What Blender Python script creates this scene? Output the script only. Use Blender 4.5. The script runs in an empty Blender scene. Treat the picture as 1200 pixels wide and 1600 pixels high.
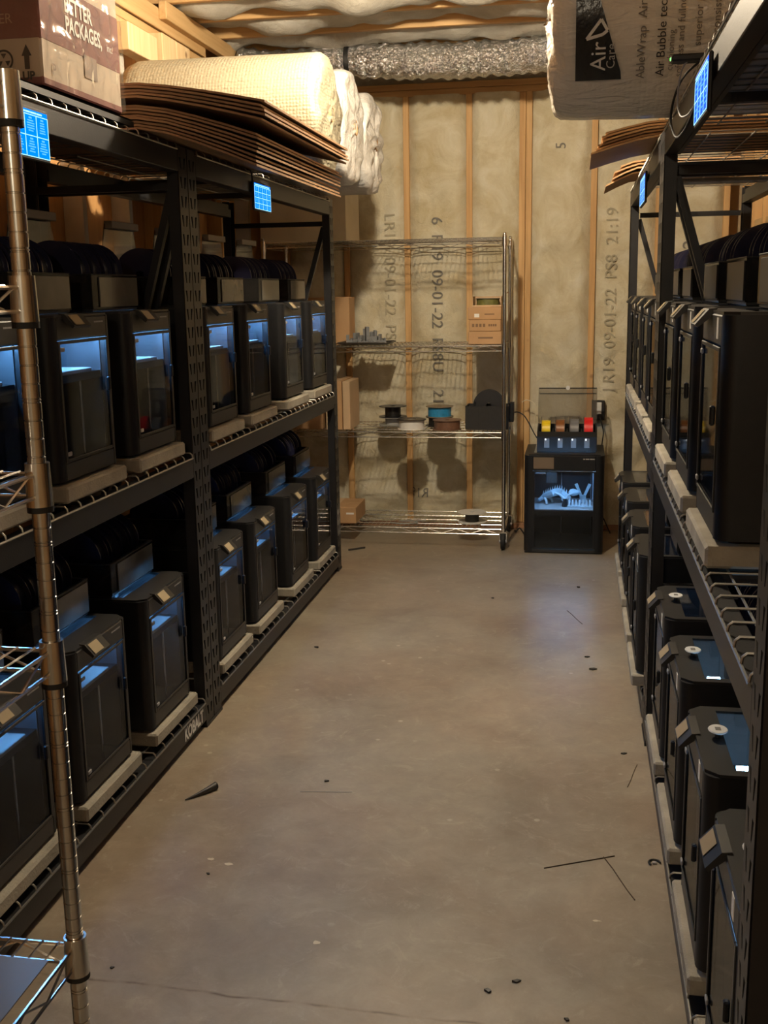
import bpy, math, random
from mathutils import Matrix, Vector, noise
random.seed(7)
PI = math.pi
scene = bpy.context.scene
COL = scene.collection

# ------------------------------------------------------------------ camera
CAM_H = 1.6068
PITCH, YAW, ROLL = math.radians(11.4389), math.radians(10.0722), math.radians(0.9657)
fw = Vector((-math.sin(YAW)*math.cos(PITCH), math.cos(YAW)*math.cos(PITCH), -math.sin(PITCH)))
rt = Vector((math.cos(YAW), math.sin(YAW), 0))
up = rt.cross(fw)
cr, sr = math.cos(ROLL), math.sin(ROLL)
cx = rt*cr - up*sr
cy = rt*sr + up*cr
cz = -fw
cd = bpy.data.cameras.new('camera')
cd.sensor_fit = 'HORIZONTAL'; cd.sensor_width = 36.0
cd.lens = 1714.694/1200*36.0
cd.clip_start = 0.05; cd.clip_end = 60
cam = bpy.data.objects.new('camera', cd); COL.objects.link(cam)
cam.matrix_world = Matrix(((cx.x, cy.x, cz.x, 0), (cx.y, cy.y, cz.y, 0), (cx.z, cy.z, cz.z, CAM_H), (0, 0, 0, 1)))
scene.camera = cam

# ------------------------------------------------------------------ world and light levels
w = bpy.data.worlds.new('world'); scene.world = w; w.use_nodes = True
w.node_tree.nodes['Background'].inputs[0].default_value = (0.9, 0.85, 0.8, 1)
w.node_tree.nodes['Background'].inputs[1].default_value = 0.02
BULB_POWER = 500.0       # main bare bulb on the ceiling, half way down the aisle
FILL_BULB_POWER = 105.0       # added fill bulb, unseen behind the camera
BULB_COLOR = (1.0, 0.84, 0.61)
LED_COLOR = (0.17, 0.50, 1.0)
vs = scene.view_settings
vs.view_transform = 'Standard'; vs.look = 'None'; vs.gamma = 1.0; vs.use_curve_mapping = False
vs.exposure = 0.35

# ------------------------------------------------------------------ materials
MATS = {}
def node_mat(name):
    m = bpy.data.materials.new(name); m.use_nodes = True
    nt = m.node_tree; nt.nodes.clear()
    out = nt.nodes.new('ShaderNodeOutputMaterial')
    return m, nt, out
def lnk(nt, a, b): nt.links.new(a, b)
def N(nt, t, **kw):
    n = nt.nodes.new(t)
    for k, v in kw.items(): setattr(n, k, v)
    return n
def ramp(nt, stops):
    r = N(nt, 'ShaderNodeValToRGB')
    e = r.color_ramp.elements
    e[0].position, e[0].color = stops[0][0], (*stops[0][1], 1)
    e[1].position, e[1].color = stops[1][0], (*stops[1][1], 1)
    for p, c in stops[2:]:
        x = e.new(p); x.color = (*c, 1)
    return r
def coords(nt, scale=(1, 1, 1), kind='Object'):
    tc = N(nt, 'ShaderNodeTexCoord'); mp = N(nt, 'ShaderNodeMapping')
    mp.inputs['Scale'].default_value = scale
    lnk(nt, tc.outputs[kind], mp.inputs['Vector'])
    return mp.outputs['Vector']
def M(name, col, rough=0.5, metal=0.0, var=0.0, vscale=8.0, stretch=(1, 1, 1), bump=0.0, bscale=60.0, spec=0.5, col2=None, world=False):
    if name in MATS: return MATS[name]
    m, nt, out = node_mat(name)
    b = N(nt, 'ShaderNodeBsdfPrincipled')
    b.inputs['Roughness'].default_value = rough; b.inputs['Metallic'].default_value = metal
    b.inputs['Specular IOR Level'].default_value = spec
    b.inputs['Base Color'].default_value = (*col, 1)
    lnk(nt, b.outputs[0], out.inputs[0])
    vec = coords(nt, stretch) if (var or bump or col2) else None
    if col2 or var:
        n = N(nt, 'ShaderNodeTexNoise'); n.inputs['Scale'].default_value = vscale; n.inputs['Detail'].default_value = 5
        lnk(nt, vec, n.inputs['Vector'])
        c2 = col2 or tuple(c*(1-var) for c in col)
        c1 = col if col2 else tuple(min(1, c*(1+var)) for c in col)
        r = ramp(nt, [(0.3, c2), (0.7, c1)]); lnk(nt, n.outputs['Fac'], r.inputs[0]); lnk(nt, r.outputs[0], b.inputs['Base Color'])
    if bump:
        n2 = N(nt, 'ShaderNodeTexNoise'); n2.inputs['Scale'].default_value = bscale; n2.inputs['Detail'].default_value = 4
        lnk(nt, vec, n2.inputs['Vector'])
        bp = N(nt, 'ShaderNodeBump'); bp.inputs['Strength'].default_value = bump; bp.inputs['Distance'].default_value = 0.01
        lnk(nt, n2.outputs['Fac'], bp.inputs['Height']); lnk(nt, bp.outputs[0], b.inputs['Normal'])
    MATS[name] = m
    return m
def emit(name, col, strength):
    if name in MATS: return MATS[name]
    m, nt, out = node_mat(name)
    e = N(nt, 'ShaderNodeEmission'); e.inputs[0].default_value = (*col, 1); e.inputs[1].default_value = strength
    lnk(nt, e.outputs[0], out.inputs[0]); MATS[name] = m
    return m
def clear(name, tint, refl=1.0, rough=0.03, haze=None, hazef=0.0):
    """thin clear sheet: tinted see-through with a fresnel reflection and, if asked, some milky diffuse"""
    if name in MATS: return MATS[name]
    m, nt, out = node_mat(name)
    t = N(nt, 'ShaderNodeBsdfTransparent'); t.inputs[0].default_value = (*tint, 1)
    g = N(nt, 'ShaderNodeBsdfGlossy'); g.inputs['Color'].default_value = (refl, refl, refl, 1); g.inputs['Roughness'].default_value = rough
    lw = N(nt, 'ShaderNodeLayerWeight'); lw.inputs['Blend'].default_value = .5
    pw_ = N(nt, 'ShaderNodeMath', operation='POWER'); pw_.inputs[1].default_value = 5.0; lnk(nt, lw.outputs['Facing'], pw_.inputs[0])
    fr = N(nt, 'ShaderNodeMath', operation='MULTIPLY_ADD'); fr.inputs[1].default_value = .95; fr.inputs[2].default_value = .04
    lnk(nt, pw_.outputs[0], fr.inputs[0])
    mx = N(nt, 'ShaderNodeMixShader')
    base = t.outputs[0]
    if haze:
        d = N(nt, 'ShaderNodeBsdfDiffuse'); d.inputs[0].default_value = (*haze, 1)
        m2 = N(nt, 'ShaderNodeMixShader'); m2.inputs[0].default_value = hazef
        lnk(nt, t.outputs[0], m2.inputs[1]); lnk(nt, d.outputs[0], m2.inputs[2]); base = m2.outputs[0]
    lnk(nt, fr.outputs[0], mx.inputs[0]); lnk(nt, base, mx.inputs[1]); lnk(nt, g.outputs[0], mx.inputs[2])
    lnk(nt, mx.outputs[0], out.inputs[0]); MATS[name] = m
    return m

def concrete_floor():
    m, nt, out = node_mat('floor_concrete')
    b = N(nt, 'ShaderNodeBsdfPrincipled'); lnk(nt, b.outputs[0], out.inputs[0])
    v = coords(nt, (1, 1, 1))
    n1 = N(nt, 'ShaderNodeTexNoise'); n1.inputs['Scale'].default_value = 1.7; n1.inputs['Detail'].default_value = 10; n1.inputs['Roughness'].default_value = .66; n1.inputs['Distortion'].default_value = .4
    lnk(nt, v, n1.inputs['Vector'])
    r1 = ramp(nt, [(0.30, (.225, .185, .142)), (0.70, (.365, .325, .250)), (0.5, (.300, .260, .200))]); lnk(nt, n1.outputs['Fac'], r1.inputs[0])
    n2 = N(nt, 'ShaderNodeTexNoise'); n2.inputs['Scale'].default_value = 9; n2.inputs['Detail'].default_value = 10; n2.inputs['Roughness'].default_value = .78; n2.inputs['Distortion'].default_value = .5
    lnk(nt, v, n2.inputs['Vector'])
    r2 = ramp(nt, [(0.32, (.84, .84, .84)), (0.68, (1.12, 1.12, 1.12))]); lnk(nt, n2.outputs['Fac'], r2.inputs[0])
    mx = N(nt, 'ShaderNodeMix', data_type='RGBA', blend_type='MULTIPLY'); mx.inputs['Factor'].default_value = 1
    lnk(nt, r1.outputs[0], mx.inputs[6]); lnk(nt, r2.outputs[0], mx.inputs[7])
    n7 = N(nt, 'ShaderNodeTexNoise'); n7.inputs['Scale'].default_value = .9; n7.inputs['Detail'].default_value = 5; n7.inputs['Roughness'].default_value = .6
    lnk(nt, coords(nt, (1, 1, 7)), n7.inputs['Vector'])
    r7 = ramp(nt, [(0.42, (1.0, 1.0, 1.0)), (0.66, (1.0, .88, .82))]); lnk(nt, n7.outputs['Fac'], r7.inputs[0])
    mx7 = N(nt, 'ShaderNodeMix', data_type='RGBA', blend_type='MULTIPLY'); mx7.inputs['Factor'].default_value = 1
    lnk(nt, mx.outputs[2], mx7.inputs[6]); lnk(nt, r7.outputs[0], mx7.inputs[7]); mx = mx7
    # pale trowel scuffs
    n3 = N(nt, 'ShaderNodeTexNoise'); n3.inputs['Scale'].default_value = 7; n3.inputs['Detail'].default_value = 12; n3.inputs['Distortion'].default_value = 2.2; n3.inputs['Roughness'].default_value = .8
    lnk(nt, v, n3.inputs['Vector'])
    r3 = ramp(nt, [(0.54, (0, 0, 0)), (0.72, (.55, .55, .55))]); lnk(nt, n3.outputs['Fac'], r3.inputs[0])
    mx2 = N(nt, 'ShaderNodeMix', data_type='RGBA'); lnk(nt, r3.outputs[0], mx2.inputs['Factor']); lnk(nt, mx.outputs[2], mx2.inputs[6]); mx2.inputs[7].default_value = (.50, .44, .34, 1)
    # fine speckle
    vo = N(nt, 'ShaderNodeTexVoronoi'); vo.inputs['Scale'].default_value = 9; vo.inputs['Randomness'].default_value = 1
    lnk(nt, v, vo.inputs['Vector'])
    rv = ramp(nt, [(0.06, (.8, .8, .8)), (0.10, (0, 0, 0))]); lnk(nt, vo.outputs['Distance'], rv.inputs[0])
    n4 = N(nt, 'ShaderNodeTexNoise'); n4.inputs['Scale'].default_value = 2.1; lnk(nt, v, n4.inputs['Vector'])
    r4 = ramp(nt, [(0.52, (0, 0, 0)), (0.60, (1, 1, 1))]); lnk(nt, n4.outputs['Fac'], r4.inputs[0])
    mu = N(nt, 'ShaderNodeMath', operation='MULTIPLY'); lnk(nt, rv.outputs[0], mu.inputs[0]); lnk(nt, r4.outputs[0], mu.inputs[1])
    mx3 = N(nt, 'ShaderNodeMix', data_type='RGBA'); lnk(nt, mu.outputs[0], mx3.inputs['Factor']); lnk(nt, mx2.outputs[2], mx3.inputs[6]); mx3.inputs[7].default_value = (.52, .47, .38, 1)
    # dark hairline crack across the slab near the camera:  y = 2.195 - .027*(x+1.125)
    sx = N(nt, 'ShaderNodeSeparateXYZ'); lnk(nt, v, sx.inputs[0])
    a = N(nt, 'ShaderNodeMath', operation='MULTIPLY_ADD'); a.inputs[1].default_value = .027; a.inputs[2].default_value = -2.165
    lnk(nt, sx.outputs[0], a.inputs[0])
    s = N(nt, 'ShaderNodeMath', operation='ADD'); lnk(nt, a.outputs[0], s.inputs[0]); lnk(nt, sx.outputs[1], s.inputs[1])
    n5 = N(nt, 'ShaderNodeTexNoise'); n5.inputs['Scale'].default_value = 7; n5.inputs['Detail'].default_value = 6; lnk(nt, v, n5.inputs['Vector'])
    q = N(nt, 'ShaderNodeMath', operation='MULTIPLY_ADD'); q.inputs[1].default_value = .03; q.inputs[2].default_value = -.015
    lnk(nt, n5.outputs['Fac'], q.inputs[0])
    s2 = N(nt, 'ShaderNodeMath', operation='ADD'); lnk(nt, s.outputs[0], s2.inputs[0]); lnk(nt, q.outputs[0], s2.inputs[1])
    ab = N(nt, 'ShaderNodeMath', operation='ABSOLUTE'); lnk(nt, s2.outputs[0], ab.inputs[0])
    rc0 = ramp(nt, [(0.0015, (.9, .9, .9)), (0.0055, (0, 0, 0))]); lnk(nt, ab.outputs[0], rc0.inputs[0])
    n6 = N(nt, 'ShaderNodeTexNoise'); n6.inputs['Scale'].default_value = 11; n6.inputs['Detail'].default_value = 4; lnk(nt, v, n6.inputs['Vector'])
    r6 = ramp(nt, [(0.40, (.15, .15, .15)), (0.58, (1, 1, 1))]); lnk(nt, n6.outputs['Fac'], r6.inputs[0])
    rc = N(nt, 'ShaderNodeMath', operation='MULTIPLY'); lnk(nt, rc0.outputs[0], rc.inputs[0]); lnk(nt, r6.outputs[0], rc.inputs[1])
    mx4 = N(nt, 'ShaderNodeMix', data_type='RGBA'); lnk(nt, rc.outputs[0], mx4.inputs['Factor']); lnk(nt, mx3.outputs[2], mx4.inputs[6]); mx4.inputs[7].default_value = (.085, .05, .03, 1)
    lnk(nt, mx4.outputs[2], b.inputs['Base Color'])
    rr = ramp(nt, [(0.30, (.30, .30, .30)), (0.75, (.38, .38, .38))]); lnk(nt, n2.outputs['Fac'], rr.inputs[0]); lnk(nt, rr.outputs[0], b.inputs['Roughness'])
    b.inputs['Specular IOR Level'].default_value = .45
    bp = N(nt, 'ShaderNodeBump'); bp.inputs['Strength'].default_value = .12; bp.inputs['Distance'].default_value = .008
    lnk(nt, n2.outputs['Fac'], bp.inputs['Height']); lnk(nt, bp.outputs[0], b.inputs['Normal'])
    MATS['floor_concrete'] = m
    return m

def wood_mat(name, c1, c2, axis):
    if name in MATS: return MATS[name]
    m, nt, out = node_mat(name)
    b = N(nt, 'ShaderNodeBsdfPrincipled'); b.inputs['Roughness'].default_value = .65; lnk(nt, b.outputs[0], out.inputs[0])
    sc = [34, 34, 34]; sc[axis] = 1.6
    v = coords(nt, tuple(sc))
    n = N(nt, 'ShaderNodeTexNoise'); n.inputs['Scale'].default_value = 1; n.inputs['Detail'].default_value = 6; n.inputs['Distortion'].default_value = .6
    lnk(nt, v, n.inputs['Vector'])
    r = ramp(nt, [(0.3, c2), (0.68, c1)]); lnk(nt, n.outputs['Fac'], r.inputs[0])
    v2 = coords(nt, (5, 5, 5)); vo = N(nt, 'ShaderNodeTexVoronoi'); vo.inputs['Scale'].default_value = 1.0; lnk(nt, v2, vo.inputs['Vector'])
    rk = ramp(nt, [(0.06, (1, 1, 1)), (0.12, (0, 0, 0))]); lnk(nt, vo.outputs['Distance'], rk.inputs[0])
    mx = N(nt, 'ShaderNodeMix', data_type='RGBA'); lnk(nt, rk.outputs[0], mx.inputs['Factor']); lnk(nt, r.outputs[0], mx.inputs[6]); mx.inputs[7].default_value = (c2[0]*.45, c2[1]*.38, c2[2]*.35, 1)
    lnk(nt, mx.outputs[2], b.inputs['Base Color'])
    MATS[name] = m
    return m

def batt_mat(name, c1, c2, c3):
    if name in MATS: return MATS[name]
    m, nt, out = node_mat(name)
    b = N(nt, 'ShaderNodeBsdfPrincipled'); b.inputs['Roughness'].default_value = .8; b.inputs['Specular IOR Level'].default_value = .25; lnk(nt, b.outputs[0], out.inputs[0])
    v = coords(nt, (1, 1, 1))
    n = N(nt, 'ShaderNodeTexNoise'); n.inputs['Scale'].default_value = 4.5; n.inputs['Detail'].default_value = 8; n.inputs['Roughness'].default_value = .65; n.inputs['Distortion'].default_value = .8
    lnk(nt, v, n.inputs['Vector'])
    r = ramp(nt, [(0.30, c2), (0.55, c1), (0.75, c3)]); lnk(nt, n.outputs['Fac'], r.inputs[0]); lnk(nt, r.outputs[0], b.inputs['Base Color'])
    n2 = N(nt, 'ShaderNodeTexNoise'); n2.inputs['Scale'].default_value = 16; n2.inputs['Detail'].default_value = 8; n2.inputs['Roughness'].default_value = .7; n2.inputs['Distortion'].default_value = 1.6
    lnk(nt, v, n2.inputs['Vector'])
    bp = N(nt, 'ShaderNodeBump'); bp.inputs['Strength'].default_value = .7; bp.inputs['Distance'].default_value = .014
    lnk(nt, n2.outputs['Fac'], bp.inputs['Height']); lnk(nt, bp.outputs[0], b.inputs['Normal'])
    MATS[name] = m
    return m

def bubble_mat(name, col, rough, wrinkle, cells, alpha=None):
    if name in MATS: return MATS[name]
    m, nt, out = node_mat(name)
    b = N(nt, 'ShaderNodeBsdfPrincipled'); b.inputs['Roughness'].default_value = rough; b.inputs['Base Color'].default_value = (*col, 1)
    b.inputs['Specular IOR Level'].default_value = .6
    b.inputs['Subsurface Weight'].default_value = 0.0
    lnk(nt, b.outputs[0], out.inputs[0])
    v = coords(nt, (1, 1, 1))
    vo = N(nt, 'ShaderNodeTexVoronoi'); vo.inputs['Scale'].default_value = 70; vo.inputs['Randomness'].default_value = .25; lnk(nt, v, vo.inputs['Vector'])
    bp = N(nt, 'ShaderNodeBump'); bp.inputs['Strength'].default_value = cells; bp.inputs['Distance'].default_value = .006; bp.invert = True
    lnk(nt, vo.outputs['Distance'], bp.inputs['Height'])
    v2 = coords(nt, (9, 26, 26))
    n = N(nt, 'ShaderNodeTexNoise'); n.inputs['Scale'].default_value = 1.0; n.inputs['Detail'].default_value = 6; n.inputs['Distortion'].default_value = 1.5; lnk(nt, v2, n.inputs['Vector'])
    bp2 = N(nt, 'ShaderNodeBump'); bp2.inputs['Strength'].default_value = wrinkle; bp2.inputs['Distance'].default_value = .03
    lnk(nt, n.outputs['Fac'], bp2.inputs['Height']); lnk(nt, bp.outputs[0], bp2.inputs['Normal']); lnk(nt, bp2.outputs[0], b.inputs['Normal'])
    MATS[name] = m
    return m

def foil_mat():
    m, nt, out = node_mat('duct_foil')
    b = N(nt, 'ShaderNodeBsdfPrincipled'); b.inputs['Roughness'].default_value = .22; b.inputs['Metallic'].default_value = 1; b.inputs['Base Color'].default_value = (.62, .62, .62, 1)
    lnk(nt, b.outputs[0], out.inputs[0])
    v = coords(nt, (1, 1, 1))
    n = N(nt, 'ShaderNodeTexNoise'); n.inputs['Scale'].default_value = 38; n.inputs['Detail'].default_value = 5; n.inputs['Distortion'].default_value = 2; lnk(nt, v, n.inputs['Vector'])
    bp = N(nt, 'ShaderNodeBump'); bp.inputs['Strength'].default_value = .9; bp.inputs['Distance'].default_value = .02
    lnk(nt, n.outputs['Fac'], bp.inputs['Height']); lnk(nt, bp.outputs[0], b.inputs['Normal'])
    MATS['foil'] = m
    return m

def card_mat(name, c, var=.10):
    return M(name, c, .75, 0, var, 5, (1, 1, 1), .08, 90, .25)

STUD_Z = wood_mat('stud_wood', (.66, .42, .19), (.50, .29, .115), 2)
WOOD_X = wood_mat('joist_wood', (.62, .40, .18), (.47, .27, .11), 0)
WOOD_Y = wood_mat('plate_wood', (.64, .43, .21), (.50, .31, .13), 1)
FLOOR = concrete_floor()
BATT = batt_mat('batt_facing', (.66, .61, .46), (.52, .44, .27), (.74, .71, .60))
BATT_C = batt_mat('ceiling_batt_facing', (.50, .49, .44), (.40, .37, .31), (.60, .59, .55))
STEEL = M('rack_steel', (.013, .013, .015), .42, 0, .15, 20, (1, 1, 1), .05, 200)
WIRE = M('deck_wire', (.42, .41, .38), .42, 1)
CHROME = M('chrome', (.80, .79, .76), .22, 1)
CHROME_DULL = M('chrome_worn', (.66, .66, .64), .20, 1, .08, 30)
PLASTIC = M('printer_plastic', (.010, .0105, .012), .45, 0, .12, 40, (1, 1, 1), .04, 300, .35)
PLASTIC2 = M('printer_plastic_grey', (.022, .0215, .021), .42, 0, .1, 40)
LINER = M('chamber_liner', (.075, .078, .085), .5)
BLACK = M('matte_black', (.010, .010, .011), .55)
BEDM = M('print_bed', (.30, .28, .26), .5)
WHITEP = M('white_plastic', (.72, .72, .70), .45)
GREYP = M('grey_plastic', (.32, .32, .33), .5)
ROD = M('steel_rod', (.7, .7, .72), .2, 1)
GLASS = clear('door_glass', (.74, .78, .84), .42, .03)
GLASS_D = clear('tinted_door_glass', (.70, .75, .82), .35, .03)
TOPGLASS = clear('top_glass', (.85, .88, .92), .9, .02)
SMOKED = clear('smoked_clear', (.36, .35, .34), .45, .08, (.06, .055, .05), .30)
SMOKED_L = clear('smoked_lid', (.55, .52, .48), .9, .06, (.16, .14, .12), .30)
PANEL = M('feeder_front', (.085, .080, .070), .16, 0, .25, 7)
PANEL_D = M('feeder_front_dark', (.016, .016, .019), .34, 0, 0, 1, (1, 1, 1), 0, 60, .25)
SPOOLM = M('spool_black', (.012, .012, .016), .3)
FILA = M('filament_navy', (.006, .006, .016), .28, 0, .3, 60, (1, 1, 1), .1, 200)
PAVER = M('paver_concrete', (.36, .33, .27), .85, 0, .16, 14, (1, 1, 1), .25, 160, .3)
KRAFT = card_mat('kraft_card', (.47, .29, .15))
KRAFT_L = card_mat('kraft_card_pale', (.56, .40, .25))
KRAFT_E = M('card_edges', (.62, .42, .22), .8, 0, .3, 30)
WHITECARD = card_mat('pale_card', (.62, .55, .42))
INK = M('print_ink', (.20, .19, .17), .8)
INKB = M('black_ink', (.02, .02, .02), .6)
WHITEINK = M('white_ink', (.80, .79, .76), .6)
RUBBER = M('rubber', (.012, .012, .012), .7)
LEDM = emit('led_strip', (.20, .54, 1.0), 400)
LEDM2 = emit('led_strip_dim', LED_COLOR, 80)
LEDM3 = emit('led_strip_low', LED_COLOR, 22)
SCREENB = emit('tablet_blue', (0.0, .19, 1.0), 1.3)
SCREENL = emit('tablet_lines', (.35, .75, 1.0), 1.4)
SCREENB2 = emit('tablet_violet_blue', (.03, .13, .95), 1.1)

# ------------------------------------------------------------------ mesh building
class MB:
    def __init__(s): s.v = []; s.f = []
    def add(s, vs_, fs):
        o = len(s.v); s.v.extend([tuple(p) for p in vs_]); s.f.extend([tuple(i+o for i in f) for f in fs]); return s
    def box(s, x0, x1, y0, y1, z0, z1, c=0.0):
        if x0 > x1: x0, x1 = x1, x0
        if y0 > y1: y0, y1 = y1, y0
        if z0 > z1: z0, z1 = z1, z0
        c = min(c, (x1-x0)*.45, (y1-y0)*.45, (z1-z0)*.45)
        if c <= 0:
            v = [(x0,y0,z0),(x1,y0,z0),(x1,y1,z0),(x0,y1,z0),(x0,y0,z1),(x1,y0,z1),(x1,y1,z1),(x0,y1,z1)]
            return s.add(v, [(0,3,2,1),(4,5,6,7),(0,1,5,4),(1,2,6,5),(2,3,7,6),(3,0,4,7)])
        v = []; idx = {}
        for i, x in enumerate((x0, x1)):
            for j, y in enumerate((y0, y1)):
                for k, z in enumerate((z0, z1)):
                    sx = c if i == 0 else -c; sy = c if j == 0 else -c; sz = c if k == 0 else -c
                    idx[i,j,k,0] = len(v); v.append((x, y+sy, z+sz))
                    idx[i,j,k,1] = len(v); v.append((x+sx, y, z+sz))
                    idx[i,j,k,2] = len(v); v.append((x+sx, y+sy, z))
        g = lambda i,j,k,a: idx[i,j,k,a]
        f = []
        for i in (0, 1):
            q = [g(i,0,0,0), g(i,1,0,0), g(i,1,1,0), g(i,0,1,0)]; f.append(q if i else q[::-1])
        for j in (0, 1):
            q = [g(0,j,0,1), g(0,j,1,1), g(1,j,1,1), g(1,j,0,1)]; f.append(q if j else q[::-1])
        for k in (0, 1):
            q = [g(0,0,k,2), g(1,0,k,2), g(1,1,k,2), g(0,1,k,2)]; f.append(q if k else q[::-1])
        for i in (0, 1):
            for j in (0, 1):
                q = [g(i,j,0,0), g(i,j,1,0), g(i,j,1,1), g(i,j,0,1)]; f.append(q if (i == j) else q[::-1])
        for i in (0, 1):
            for k in (0, 1):
                q = [g(i,0,k,0), g(i,1,k,0), g(i,1,k,2), g(i,0,k,2)]; f.append(q[::-1] if (i == k) else q)
        for j in (0, 1):
            for k in (0, 1):
                q = [g(0,j,k,1), g(1,j,k,1), g(1,j,k,2), g(0,j,k,2)]; f.append(q if (j == k) else q[::-1])
        for i in (0, 1):
            for j in (0, 1):
                for k in (0, 1):
                    q = [g(i,j,k,0), g(i,j,k,1), g(i,j,k,2)]; f.append(q if (i+j+k) % 2 else q[::-1])
        return s.add(v, f)
    def tube(s, pts, r, n=8, cap=True):
        pts = [Vector(p) for p in pts]
        rings = []; prev = None
        for i, p in enumerate(pts):
            if i == 0: d = pts[1]-p
            elif i == len(pts)-1: d = p-pts[i-1]
            else: d = (pts[i+1]-p).normalized()+(p-pts[i-1]).normalized()
            d = d.normalized() if d.length > 1e-9 else Vector((0, 0, 1))
            if prev is None:
                a = Vector((0, 0, 1)) if abs(d.z) < .9 else Vector((1, 0, 0))
                u = d.cross(a).normalized()
            else:
                u = (prev - d*prev.dot(d))
                u = u.normalized() if u.length > 1e-6 else d.orthogonal().normalized()
            prev = u; w_ = d.cross(u)
            rr = r[i] if isinstance(r, (list, tuple)) else r
            rings.append([p+(u*math.cos(2*PI*k/n)+w_*math.sin(2*PI*k/n))*rr for k in range(n)])
        v = [q for R in rings for q in R]; f = []
        for i in range(len(pts)-1):
            for k in range(n):
                f.append((i*n+k, i*n+(k+1) % n, (i+1)*n+(k+1) % n, (i+1)*n+k))
        if cap:
            f.append(tuple(range(n))[::-1]); f.append(tuple((len(pts)-1)*n+k for k in range(n)))
        return s.add(v, f)
    def lathe(s, prof, n=24, o=(0, 0, 0), axis='z', closed=False):
        """prof: list of (radius, height along axis)"""
        v = []; f = []
        for r, h in prof:
            for k in range(n):
                a = 2*PI*k/n; c_, s_ = r*math.cos(a), r*math.sin(a)
                p = (c_, s_, h) if axis == 'z' else ((h, c_, s_) if axis == 'x' else (s_, h, c_))
                v.append((p[0]+o[0], p[1]+o[1], p[2]+o[2]))
        m = len(prof)
        for i in range(m if closed else m-1):
            j = (i+1) % m
            for k in range(n):
                f.append((i*n+k, i*n+(k+1) % n, j*n+(k+1) % n, j*n+k))
        if not closed:
            if prof[0][0] > 1e-6: f.append(tuple(range(n))[::-1])
            if prof[-1][0] > 1e-6: f.append(tuple((m-1)*n+k for k in range(n)))
        return s.add(v, f)
    def prism(s, poly, a0, a1, axis='z'):
        n = len(poly)
        def P(p, a): return (p[0], p[1], a) if axis == 'z' else ((a, p[0], p[1]) if axis == 'x' else (p[1], a, p[0]))
        v = [P(p, a0) for p in poly]+[P(p, a1) for p in poly]
        f = [tuple(range(n))[::-1], tuple(range(n, 2*n))]+[(i, (i+1) % n, n+(i+1) % n, n+i) for i in range(n)]
        return s.add(v, f)
    def strip(s, outer, inner, z0, z1, closed=False):
        """wall between two matching polylines in xy, extruded in z"""
        n = len(outer)
        v = [(*p, z0) for p in outer]+[(*p, z0) for p in inner]+[(*p, z1) for p in outer]+[(*p, z1) for p in inner]
        f = []
        rng = range(n if closed else n-1)
        for i in rng:
            j = (i+1) % n
            f += [(i, j, 2*n+j, 2*n+i), (n+j, n+i, 3*n+i, 3*n+j), (2*n+i, 2*n+j, 3*n+j, 3*n+i), (j, i, n+i, n+j)]
        if not closed:
            f += [(0, 2*n, 3*n, n), (n-1, 2*n-1, 4*n-1, 3*n-1)]
        return s.add(v, f)
    def grid(s, fn, nu, nv):
        v = [fn(i/nu, j/nv) for j in range(nv+1) for i in range(nu+1)]
        f = [(j*(nu+1)+i, j*(nu+1)+i+1, (j+1)*(nu+1)+i+1, (j+1)*(nu+1)+i) for j in range(nv) for i in range(nu)]
        return s.add(v, f)
    def tf(s, fn, start=0):
        s.v = s.v[:start]+[tuple(fn(Vector(p))) for p in s.v[start:]]; return s
    def mesh(s, name, mat, smooth=True, ang=0.7):
        me = bpy.data.meshes.new(name); me.from_pydata(s.v, [], s.f); me.materials.append(mat)
        if smooth:
            me.polygons.foreach_set('use_smooth', [True]*len(me.polygons))
            me.set_sharp_from_angle(angle=ang)
        me.update()
        return me

def link(name, me, parent=None, loc=None):
    o = bpy.data.objects.new(name, me); COL.objects.link(o)
    if parent: o.parent = parent
    if loc: o.location = loc
    return o
def tag(o, label, cat=None, group=None, kind=None):
    o['label'] = label
    if cat: o['category'] = cat
    if group: o['group'] = group
    if kind: o['kind'] = kind
    return o
def thing(name, label, cat, loc=(0, 0, 0), rz=0.0, group=None):
    o = bpy.data.objects.new(name, None); COL.objects.link(o); o.empty_display_size = .05
    o.location = loc; o.rotation_euler = (0, 0, rz)
    return tag(o, label, cat, group)
def build(root, spec):
    """spec: list of (name, mesh[, subparts[, label]])"""
    for e in spec:
        c = link(e[0], e[1], root)
        if len(e) > 3 and e[3]: c['label'] = e[3]
        if len(e) > 2 and e[2]:
            build(c, e[2])
def inst(name, spec, label, cat, loc, rz=0.0, group=None):
    r = thing(name, label, cat, loc, rz, group); build(r, spec); return r
def text_geo(txt, size=1.0, align='LEFT', bold=0.0):
    cu = bpy.data.curves.new('txt', 'FONT'); cu.body = txt; cu.size = size; cu.align_x = align; cu.resolution_u = 3; cu.offset = bold
    o = bpy.data.objects.new('txt', cu); COL.objects.link(o)
    dg = bpy.context.evaluated_depsgraph_get()
    me = bpy.data.meshes.new_from_object(o.evaluated_get(dg))
    v = [tuple(p.co) for p in me.vertices]; f = [tuple(p.vertices) for p in me.polygons]
    bpy.data.objects.remove(o); bpy.data.curves.remove(cu); bpy.data.meshes.remove(me)
    return v, f
def text_mb(txt, size, fn, align='LEFT', bold=0.0):
    v, f = text_geo(txt, size, align, bold)
    m = MB(); m.add([tuple(fn(x, y)) for x, y, z in v], f); return m
def nz(x, y, z=0.0): return noise.noise(Vector((x, y, z)))
ORD = ['first', 'second', 'third', 'fourth', 'fifth', 'sixth', 'seventh', 'eighth', 'ninth', 'tenth', 'eleventh', 'twelfth', 'thirteenth', 'fourteenth']

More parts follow.
